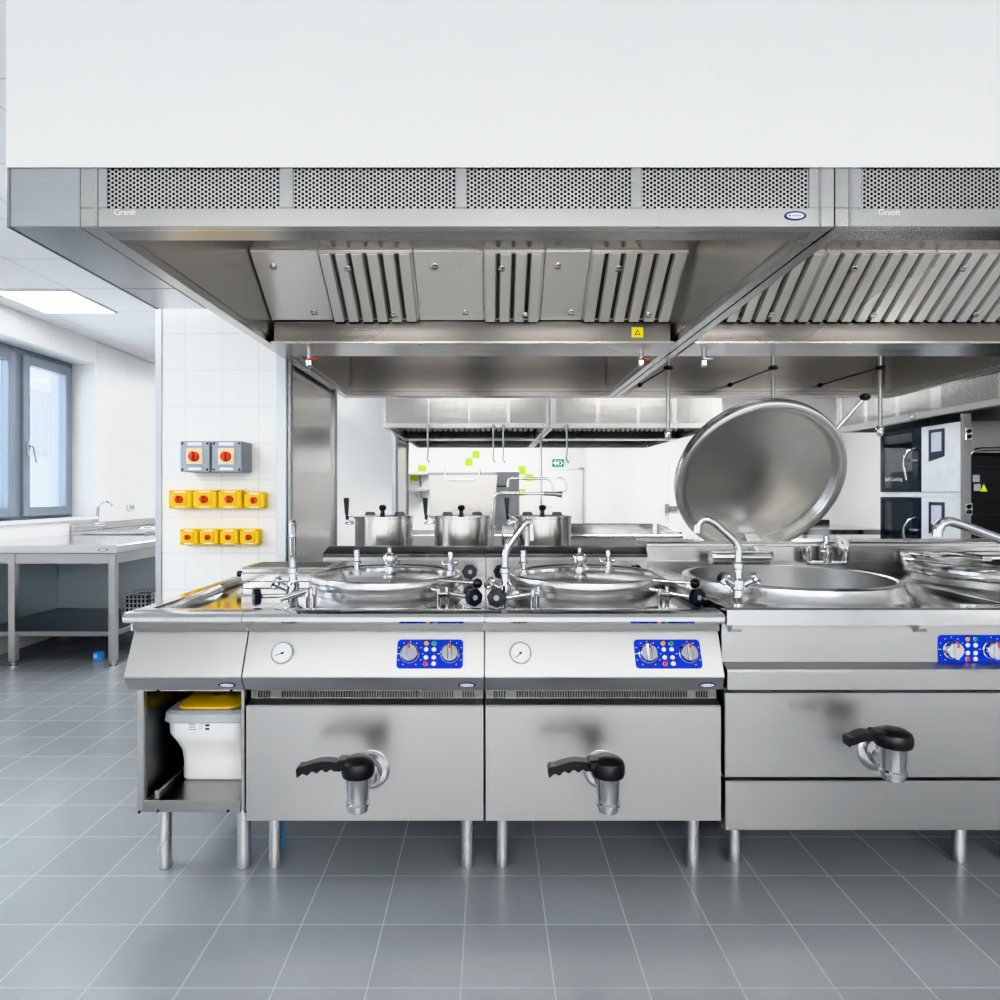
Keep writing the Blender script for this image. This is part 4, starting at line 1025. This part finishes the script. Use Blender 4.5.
# things along the back wall
m0 = MB(); m0.box(X(484, 11.8), X(519.5, 11.8), 11.8, 12.5, 0.02, Z(471, 11.8), 0.01)
t = thing('refrigerator', 'tall grey steel refrigerator behind the tilting pan lid', 'refrigerator', (0.2, 12.1, 0.0))
obj('fridge_body', m0, steel('fridge_steel', (0.36, 0.38, 0.41), 0.35), t)
m = MB(); m.box(X(497, 11.75), X(506, 11.75), 11.75, 11.8, Z(487, 11.8), Z(485, 11.8), 0.004); obj('handle', m, BLACK, t)
m = MB(); m.box(X(484, 11.8)+0.02, X(519.5, 11.8)-0.02, 11.82, 12.4, 0, 0.02, 0); obj('plinth', m, BLACK, t)
m = MB()
for py, lab in ((490.5, 'lower steel wall shelf beneath the lime tiles, right of the far column'), (474.5, 'upper steel wall shelf between the lime tiles, right of the far column')):
    z = Z(py, 12.8); m = MB(); m.box(-2.3, X(430, 12.8), 12.68, 12.995, z-0.015, z+0.015, 0.003); m.prism([(12.995, z-0.25), (12.995, z-0.015), (12.72, z-0.015)], 'X', -1.4, -1.375)
    single('wall_shelf', m, S_HOOD, lab, 'shelf')
m = MB(); x0, x1 = X(542, 12.97), X(581, 12.97); zt = Z(470, 12.97)
m.box(x0-0.08, x1+0.08, 12.95, 13.0, zt, zt+0.06, 0.004); m.box(x0-0.08, x0, 12.95, 13.0, 0, zt, 0.004); m.box(x1, x1+0.08, 12.95, 13.0, 0, zt, 0.004)
d = struct('door_1', m, WHITE)
m = MB(); m.box(x0, x1, 12.965, 12.995, 0, zt, 0.002); obj('door_leaf', m, WPAINT, d)
m = MB(); m.cyl((x0+0.08, 12.96, 1.0), (x0+0.08, 12.9, 1.0), 0.012); m.tube([(x0+0.08, 12.9, 1.0), (x0+0.2, 12.9, 1.0)], 0.01); obj('door_handle', m, S_HOOD, d)
m = MB(); a = X(583.5, 12.9); m.box(a, a+0.06, 12.94, 13.0, 0, Z(468, 12.97), 0.003); m.box(a-0.08, a+0.06, 12.94, 13.0, Z(469.5, 12.97), Z(467.5, 12.97), 0.003); struct('trim_2', m, plain('trim_grey', (0.45, 0.46, 0.47), 0.5))
m = MB(); m.box(X(587, 12.6), X(606, 12.6), 12.6, 13.0, 0, ZC, 0); struct('wall_pier', m, plain('pier_white', (0.80, 0.80, 0.80), 0.5, var=0.01))
# exit sign
Y = 12.94; t = thing('exit_sign', 'green and white rescue sign above the far white door', 'sign', (X(558, Y), Y, Z(467, Y)))
m = MB(); m.box(X(551.5, Y), X(564.5, Y), Y, Y+0.05, Z(467.5, Y), Z(458.5, Y), 0.004); obj('sign_body', m, WHITE, t)
m = MB(); m.box(X(552.3, Y), X(563.7, Y), Y-0.003, Y, Z(466.8, Y), Z(459.2, Y), 0)
m.mi = 1; xc, zc = X(555.5, Y), Z(463, Y); m.box(xc-0.05, xc+0.05, Y-0.005, Y-0.002, zc-0.015, zc+0.015, 0); m.box(xc-0.015, xc+0.015, Y-0.005, Y-0.002, zc-0.05, zc+0.05, 0)
xc = X(560.6, Y); m.box(xc-0.055, xc-0.03, Y-0.005, Y-0.002, zc-0.05, zc+0.05, 0); m.prism([(xc-0.01, zc-0.05), (xc+0.01, zc-0.05), (xc+0.045, zc), (xc+0.01, zc+0.05), (xc-0.01, zc+0.05), (xc+0.02, zc)], 'Y', Y-0.005, Y-0.002)
obj('sign_face', m, [emis('sign_green', (0.0, 0.20, 0.10), 0.15), emis('sign_white', (0.9, 0.92, 0.9), 0.3)], t)
for px, py, w, h in ((476, 454.5, 7, 7), (469, 462, 7, 7), (422, 468.5, 8, 6), (414, 477, 8, 8), (522, 470, 7, 8), (529, 477.5, 8, 7), (522, 492.5, 7, 7), (811, 404.5, 8, 6)):
    Y = 12.99; m = MB(); m.box(X(px-w/2, Y), X(px+w/2, Y), Y, Y+0.005, Z(py+h/2, Y), Z(py-h/2, Y), 0.001); obj('lime_tile', m, LIME, wall_back, 'lime green wall tile')
# partition on the right with a lime tile, cold room door
m = MB(); m.box(X(722, 9.6), XR, 9.6, 9.75, 0, ZC, 0); pr = struct('wall_partition', m, WPAINT)
Y = 9.595; m = MB(); m.box(X(845.5, Y), X(854.5, Y), Y, Y+0.005, Z(494.5, Y), Z(481.5, Y), 0.001); obj('lime_tile', m, LIME, pr, 'lime green wall tile')
m = MB(); Y = 12.93; m.box(X(669, Y), X(740, Y), Y, 13.0, 0.05, Z(464, Y), 0.006)
d = struct('door_2', m, WPAINT)
m = MB(); m.box(X(669, Y), X(677, Y), Y-0.05, Y-0.001, Z(511, Y), Z(506, Y), 0.004); m.box(X(668, Y)-0.06, X(668.5, Y), Y-0.04, Y-0.001, Z(513, Y), Z(504, Y), 0.004); obj('door_latch', m, S_DARK, d)

# work table at the right back
t = thing('work_table', 'stainless work table against the partition, behind the pressure valve', 'table', (3.75, 7.9, 0))
m = MB(); m.box(3.43, 4.45, 7.05, 8.4, 0.83, 0.885, 0.004); m.box(3.43, 4.45, 8.36, 8.4, 0.885, 0.94, 0.003); obj('tabletop', m, S_TOP, t)
for lx in (3.50, 4.38):
    for ly in (7.1, 8.33):
        m = MB(); m.box(lx-0.022, lx+0.022, ly-0.022, ly+0.022, 0, 0.83, 0.003); obj('leg', m, S_FRONT, t)

# ------------------------------------------------------------------ ovens on the right
ox = 4.2; oy0, oy1 = 5.68, 6.87
OG = glass('oven_glass', (0.78, 0.88, 0.96), 0.5)
def oven(z0, z1, label, name_text):
    t = thing('combi_oven', label, 'oven', (4.6, (oy0+oy1)/2, z0), 'stacked combi ovens')
    yd = X(1, 1) and 640*ox/(921-VX)
    m = MB(); m.box(ox+0.03, 4.95, oy0, oy0+0.03, z0, z1, 0.003); m.box(ox+0.03, 4.95, oy1-0.03, oy1, z0, z1, 0.003); m.box(4.92, 4.95, oy0+0.03, oy1-0.03, z0, z1, 0.003)
    m.box(ox+0.03, 4.92, oy0+0.03, oy1-0.03, z0, z0+0.03, 0.003); m.box(ox+0.03, 4.92, oy0+0.03, oy1-0.03, z1-0.03, z1, 0.003); m.box(ox+0.03, 4.92, yd-0.02, yd, z0+0.03, z1-0.03, 0.003)
    obj('oven_body', m, S_FRONT, t)
    m = MB(); m.box(4.62, 4.66, yd+0.005, oy1-0.035, z0+0.035, z1-0.035, 0.01); m.box(ox+0.04, 4.62, oy1-0.04, oy1-0.032, z0+0.035, z1-0.035, 0); m.box(ox+0.04, 4.62, yd+0.001, yd+0.008, z0+0.035, z1-0.035, 0); obj('cavity', m, plain('cavity_reflection', (0.62, 0.74, 0.82), 0.3), t)  # pale blue cavity walls stand in for reflections on the door glass
    m = MB()
    for k in range(5): m.box(ox+0.12, 4.60, yd+0.02, oy1-0.06, z0+0.10+k*0.09, z0+0.106+k*0.09, 0.001)
    obj('oven_rack', m, S_POL, t)
    m = MB(); m.box(ox, ox+0.029, oy0, yd-0.003, z0, z1, 0.004); p = obj('control_column', m, plain('pale_steel', (0.72, 0.76, 0.80), 0.3, 0.3), t)
    ya = 5.90; yb = 6.11
    m = MB(); m.prism([(ya, z1-0.30), (yb, z1-0.34), (yb, z1-0.04), (ya, z1-0.04)], 'X', ox-0.004, ox+0.001, 0.001); s = obj('screen_frame', m, plain('screen_blue', (0.035, 0.04, 0.085), 0.3), p)
    m = MB(); m.box(ox-0.006, ox-0.003, ya+0.035, yb-0.04, z1-0.25, z1-0.07, 0); obj('screen', m, plain('screen_grey', (0.55, 0.60, 0.68), 0.15), s)
    m = MB()
    m.box(ox, ox+0.028, yd, yd+0.13, z0, z1, 0.003); m.box(ox, ox+0.028, oy1-0.06, oy1, z0, z1, 0.003); m.box(ox, ox+0.028, yd+0.13, oy1-0.06, z0, z0+0.04, 0.003); m.box(ox, ox+0.028, yd+0.13, oy1-0.06, z1-0.04, z1, 0.003)
    d = obj('oven_door', m, plain('door_navy', (0.012, 0.018, 0.035), 0.15), t)
    m = MB(); m.box(ox+0.004, ox+0.012, yd+0.13, oy1-0.06, z0+0.04, z1-0.04, 0); obj('door_glass', m, OG, d)
    m = MB(); m.tube([(ox, yd+0.09, z1-0.20), (ox-0.06, yd+0.10, z1-0.22), (ox-0.085, yd+0.14, z1-0.33), (ox-0.06, yd+0.12, z0+0.12)], 0.012, 0.08); m.cyl((ox+0.002, yd+0.06, z1-0.32), (ox-0.07, yd+0.08, z1-0.32), 0.016); obj('door_handle', m, CHROME, d)
    if name_text:
        m = MB(); m.text('Self Cooking', 0.055, frameM((ox-0.001, (yd+oy1)/2+0.10, z0+0.13), (-1, 0, 0))); obj('lettering', m, WHITE, d)
oven(1.30, 1.93, 'upper combi oven with white lettering on its glass door', True)
oven(0.60, 1.245, 'lower combi oven beneath the upper one', False)
t = thing('oven_stand', 'pale steel stand carrying the two stacked ovens', 'stand', (4.6, 6.27, 0))
m = MB(); m.box(ox+0.02, 4.95, oy0, oy1, 0.54, 0.598, 0.004); obj('stand_top', m, S_FRONT, t)
m = MB(); m.box(ox+0.01, 4.94, oy0+0.01, oy1-0.01, 1.247, 1.298, 0.003); obj('spacer', m, plain('pale_steel', (0.72, 0.76, 0.80), 0.3, 0.3), t)
for lx in (ox+0.08, 4.88):
    for ly in (oy0+0.06, oy1-0.06): m = MB(); m.box(lx-0.025, lx+0.025, ly-0.025, ly+0.025, 0, 0.54, 0.003); obj('leg', m, S_FRONT, t)
# steel cladding on the wall behind
m = MB(); m.box(XR-0.015, XR, 3.0, 7.7, 0, 2.45, 0.003); struct('trim_3', m, S_DARK)
# post with sockets
Y = 5.2; xa = X(963, Y); xb = X(971.5, Y)
t = thing('socket_post', 'steel post with round power sockets beside the ovens', 'post', ((xa+xb)/2, Y, 0))
m = MB(); m.box(xa, xb, Y, Y+0.03, 0, 1.94, 0.003); obj('post_body', m, steel('post_steel', (0.36, 0.36, 0.36), 0.3), t)
for py in (434, 509):
    z = Z(py, Y); m = MB(); m.box(xa+0.008, xb-0.004, Y-0.02, Y, z-0.05, z+0.05, 0.004); s = obj('socket_plate', m, S_POL, t)
    m = MB()
    for dz in (0.022, -0.022): m.lathe(((xa+xb)/2, Y-0.02, z+dz), [(0.019, 0), (0.017, 0.008), (0, 0.009)], 'Y', 20)
    obj('socket', m, BLACK, s)
# black rack
Y = 5.38; xa = X(968, Y); xb = xa+0.62; zt = Z(449, Y)
t = thing('tray_rack', 'black tray rack with a pale rounded edge, right of the ovens', 'rack', ((xa+xb)/2, Y+0.13, 0))
m = MB(); m.tube([(xa, Y, 0.08), (xa, Y, zt), (xb, Y, zt), (xb, Y, 0.08)], 0.016, 0.12, 14); obj('rack_frame', m, S_POL, t)
m = MB(); m.box(xa+0.015, xb-0.015, Y+0.012, Y+0.10, 0.08, zt-0.03, 0.03); obj('rack_box', m, plain('rack_black', (0.02, 0.02, 0.022), 0.35), t)
for k in range(9):
    m = MB(); z = 0.42+k*0.135; m.box(xa+0.02, xb-0.02, Y-0.006, Y+0.012, z, z+0.02, 0.003); obj('tray_rail', m, plain('rail_dark', (0.05, 0.05, 0.055), 0.3, 0.5), t)
m = MB(); m.box(X(973, Y), X(980, Y), Y-0.009, Y-0.006, Z(491, Y), Z(484, Y), 0); m.box(X(972, Y), X(979, Y), Y-0.009, Y-0.006, Z(482, Y), Z(475, Y), 0); m.mi = 1
m.prism([(X(979.5, Y), Z(491.5, Y)), (X(986.5, Y), Z(491.5, Y)), (X(983, Y), Z(484, Y))], 'Y', Y-0.010, Y-0.006); obj('sticker', m, [GREYP, plain('sticker_lime', (0.65, 0.75, 0.02), 0.4)], t)
for lx in (xa+0.05, xb-0.05):
    for ly in (Y+0.045,):
        m = MB(); m.lathe((lx-0.015, ly, 0.04), [(0.03, 0), (0.04, 0.008), (0.04, 0.022), (0.03, 0.03)], 'X', 20); m.box(lx-0.012, lx+0.012, ly-0.012, ly+0.012, 0.05, 0.085, 0); obj('caster', m, BLACK, t)

# ------------------------------------------------------------------ switches on the column
def isolator(kind, px0, px1, py0, py1, depth, label, group):
    yf = CY0-depth-0.0005
    x0, x1, z0, z1 = X(px0, yf), X(px1, yf), Z(py1, yf), Z(py0, yf)
    xc, zc = (x0+x1)/2, (z0+z1)/2; w, h = x1-x0, z1-z0
    t = thing('isolator_switch', label, 'switch', (xc, CY0, z0), group)
    body = GREYB if kind == 'grey' else YEL
    m = MB(); m.box(x0, x1, yf+0.012, CY0-0.0005, z0, z1, 0.005); m.box(x0, x1, yf, yf+0.0115, z0, z1, 0.004)
    m.mi = 1
    for sx in (-1, 1):
        for sz in (-1, 1): m.lathe((xc+sx*w*0.42, yf, zc+sz*h*0.42), [(0.006 if kind == 'grey' else 0.0035, 0), (0.005 if kind == 'grey' else 0.003, 0.002), (0, 0.002)], 'Y', 10)
    obj('switch_box', m, [body, DARKSLOT], t)
    m = MB(); pw = w*0.27 if kind == 'grey' else w*0.30
    m.box(xc-pw, xc+pw, yf-0.006, yf, zc-pw, zc+pw, 0.002); p = obj('switch_plate', m, [plain('plate_cream', (0.82, 0.74, 0.52), 0.4)] if kind == 'grey' else [plain('plate_yellow', (0.82, 0.55, 0.01), 0.4)], t)
    r = w*0.17 if kind != 'small' else w*0.15
    m = MB(); m.lathe((xc, yf-0.006, zc), [(r, 0), (r, 0.010), (r*0.9, 0.018), (r*0.4, 0.02)], 'Y', 24); m.box(xc-r*0.3, xc+r*0.3, yf-0.040, yf-0.018, zc-r*0.95, zc+r*0.95, 0.004); obj('rotary_knob', m, RED, p, 'red rotary knob')
    m = MB(); m.box(xc-w*0.24, xc+w*0.24, yf-0.0015, yf, zc+h*0.36, zc+h*0.45, 0); obj('label_strip', m, WHITE, t)
    m = MB(); m.box(xc-w*0.22, xc+w*0.22, yf-0.0015, yf, zc-h*0.44, zc-h*0.36, 0); obj('label_strip', m, WHITE, t)
isolator('grey', 180, 209.5, 441, 472, 0.15, 'left one of two grey isolator boxes with red knob on the tiled column', 'grey isolator boxes')
isolator('grey', 211.5, 241.5, 441, 472, 0.15, 'right one of two grey isolator boxes with red knob on the tiled column', 'grey isolator boxes')
nth = ('first', 'second', 'third', 'fourth')
for k, (a, b, c, e) in enumerate(((168.5, 191, 490, 508.5), (193, 216, 490, 508.5), (218.3, 241, 490, 508.5), (244.3, 264, 492, 508.5))):
    isolator('yellow', a, b, c, e, 0.06, '%s yellow isolator from the window side, in the upper yellow row' % nth[k] + (', smaller than the rest' if k == 3 else ''), 'yellow isolators, upper row')
for k, (a, b) in enumerate(((180, 197), (199.5, 217.5), (220, 237.5), (240, 258.5))):
    isolator('small', a, b, 529, 545, 0.06, '%s yellow isolator from the window side, in the lower yellow row' % nth[k], 'yellow isolators, lower row')

# ------------------------------------------------------------------ table and sink by the window
tx0, tx1, ty0, ty1 = -4.0+0.12, -2.75, 4.72, 5.84
t = thing('work_table', 'stainless work table with lower shelf in front of the window', 'table', (-3.3, 5.2, 0))
m = MB(); m.box(tx0, tx1, ty0, ty1, 0.845, 0.905, 0.005); obj('tabletop', m, steel('table_steel', (0.66, 0.68, 0.70), 0.16), t)
m = MB(); m.box(tx0+0.03, tx1-0.03, ty0+0.045, ty0+0.055, 0.765, 0.845, 0.002); m.box(tx1-0.045, tx1-0.036, ty0+0.055, ty1-0.03, 0.765, 0.845, 0.002); obj('apron', m, S_FRONT, t)
for lx in (tx0+0.06, -3.55, tx1-0.055):
    for ly in (ty0+0.06, ty1-0.06):
        m = MB(); m.box(lx-0.025, lx+0.025, ly-0.025, ly+0.025, 0.04, 0.845, 0.003); l = obj('leg', m, S_FRONT, t)
        m = MB(); m.lathe((lx, ly, 0), [(0.03, 0), (0.03, 0.008), (0.014, 0.014), (0.014, 0.04)], 'Z', 16); obj('foot', m, S_SPUN, l)
m = MB(); m.box(tx0+0.03, tx1-0.036, ty0+0.04, ty1-0.03, 0.225, 0.262, 0.003); obj('shelf', m, S_DARK, t)
m = MB(); m.box(tx0+0.03, tx1-0.09, ty1-0.13, ty1-0.11, 0.262, 0.80, 0.002); m.box(tx0+0.015, tx0+0.03, ty0+0.1, ty1-0.13, 0.262, 0.80, 0.002); obj('back_panel', m, steel('panel_steel', (0.46, 0.50, 0.53), 0.4), t)
badge(t, frameM((X(103, ty0), ty0-0.0005, 0.872), (0, -1, 0)), 0.07, 0.02)
# crate on the shelf
t = thing('lattice_crate', 'black lattice crate on the lower shelf of the table by the column', 'crate', (-2.93, 5.4, 0.263))
m = MB(); ca, cb, cy0, cy1, cz0, cz1 = -3.04, -2.80, 5.28, 5.58, 0.263, 0.46
m.box(ca, cb, cy0, cy1, cz0, cz0+0.012, 0.002)
for i in range(8): xx = ca+i*(cb-ca-0.01)/7; m.box(xx, xx+0.01, cy0, cy0+0.008, cz0, cz1, 0.001); m.box(xx, xx+0.01, cy1-0.008, cy1, cz0, cz1, 0.001)
for i in range(8): yy = cy0+i*(cy1-cy0-0.01)/7; m.box(ca, ca+0.008, yy, yy+0.01, cz0, cz1, 0.001); m.box(cb-0.008, cb, yy, yy+0.01, cz0, cz1, 0.001)
for k in range(6):
    z = cz0+k*(cz1-cz0-0.01)/5
    m.box(ca, cb, cy0, cy0+0.008, z, z+0.01, 0.001); m.box(ca, cb, cy1-0.008, cy1, z, z+0.01, 0.001); m.box(ca, ca+0.008, cy0, cy1, z, z+0.01, 0.001); m.box(cb-0.008, cb, cy0, cy1, z, z+0.01, 0.001)
obj('crate_body', m, plain('crate_grey', (0.38, 0.40, 0.42), 0.5), t)
m = MB(); m.box(ca+0.02, cb-0.02, cy0+0.03, cy1-0.03, cz0+0.012, cz1-0.03, 0.004); obj('liner', m, BLACK, t)
m = MB(); xb = X(98, 4.95); m.box(xb-0.03, xb+0.03, 4.93, 4.99, 0.0, 0.065, 0.006); m.mi = 1; m.box(xb-0.02, xb+0.005, 4.928, 4.931, 0.02, 0.05, 0)
single('blue_carton', m, [BLUEP, plain('pale_blue', (0.45, 0.62, 0.8), 0.5)], 'small blue box on the floor beneath the table by the window', 'box')

t = thing('sink_counter', 'long stainless sink counter along the window wall', 'counter', (-3.55, 7.0, 0))
sx0, sx1, sy0, sy1 = -3.89, -3.2, 5.95, 9.0
m = MB(); m.plate_hole(sx0, sx1, sy0, 7.2, -3.52, 6.65, 0.2, 0.90, 0.93); m.box(sx0, sx1, 7.2, sy1, 0.90, 0.93, 0); m.box(sx0, sx0+0.03, sy0, sy1, 0.93, 1.0, 0.004); obj('worktop', m, S_TOP, t)
m = MB(); m.lathe((-3.52, 6.65, 0), [(0.205, 0.931), (0.20, 0.92), (0.19, 0.75), (0, 0.74)], 'Z', 40, cap=False); obj('basin', m, S_SPUN, t)
m = MB(); m.box(sx0+0.02, sx1-0.03, sy0+0.02, sy1, 0.1, 0.74, 0.003); obj('casing', m, S_FRONT, t)
for ly in (6.1, 8.8): steel_leg(t, sx1-0.1, ly, 0.12); steel_leg(t, sx0+0.1, ly, 0.12)
yy = 6.35; xs = X(98, yy)
m = MB(); m.lathe((xs, yy, 0.93), [(0.03, 0), (0.03, 0.02), (0.016, 0.03), (0.016, 0.07)], 'Z', 20); m.tube([(xs-0.06, yy, 0.98), (xs+0.06, yy, 0.98)], 0.018)
tp = obj('tap', m, CHROME, t)
m = MB(); m.tube([(xs, yy, 0.99)]+[(xs+0.075-0.075*math.cos(a), yy, 1.12+0.085*math.sin(a)) for a in [math.radians(k*18) for k in range(9)]], 0.012); obj('spout', m, CHROME, tp)
m = MB(); m.box(-3.895, -3.885, 6.9, 7.03, 1.10, 1.17, 0.002); m.mi = 1; m.box(-3.885, -3.882, 6.92, 6.96, 1.115, 1.155, 0.002); m.box(-3.885, -3.882, 6.97, 7.01, 1.115, 1.155, 0.002)
single('wall_socket', m, [WHITE, GREYP], 'white double socket on the wall between the two windows', 'socket')

# ------------------------------------------------------------------ world, camera
w = bpy.data.worlds.new('sky'); SC.world = w; w.use_nodes = True
nt = w.node_tree; bg = nt.nodes['Background']
tc = nt.nodes.new('ShaderNodeTexCoord'); sp = nt.nodes.new('ShaderNodeSeparateXYZ'); nt.links.new(tc.outputs['Generated'], sp.inputs[0])
nt.links.new(ramp(nt, sp.outputs[2], (0.95, 0.97, 1.0), (0.74, 0.86, 1.0), 0.0, 0.9), bg.inputs['Color'])
bg.inputs['Strength'].default_value = 20.0
cam = bpy.data.cameras.new('camera'); co = bpy.data.objects.new('camera', cam); COL.objects.link(co)
co.location = (0, 0, H); co.rotation_euler = (PI/2, 0, 0)
cam.sensor_width = 36; cam.sensor_fit = 'HORIZONTAL'; cam.lens = F/1000*36
cam.shift_x = (500-VX)/1000; cam.shift_y = -(500-VY)/1000
cam.clip_start = 0.05; cam.clip_end = 200
SC.camera = co
SC.view_settings.view_transform = 'Khronos PBR Neutral'
SC.view_settings.look = 'None'
SC.view_settings.gamma = 0.88
SC.view_settings.exposure = -0.48
SC.cycles.use_denoising = True
SC.cycles.max_bounces = 10
SC.cycles.glossy_bounces = 6
SC.cycles.diffuse_bounces = 4
SC.cycles.sample_clamp_indirect = 6
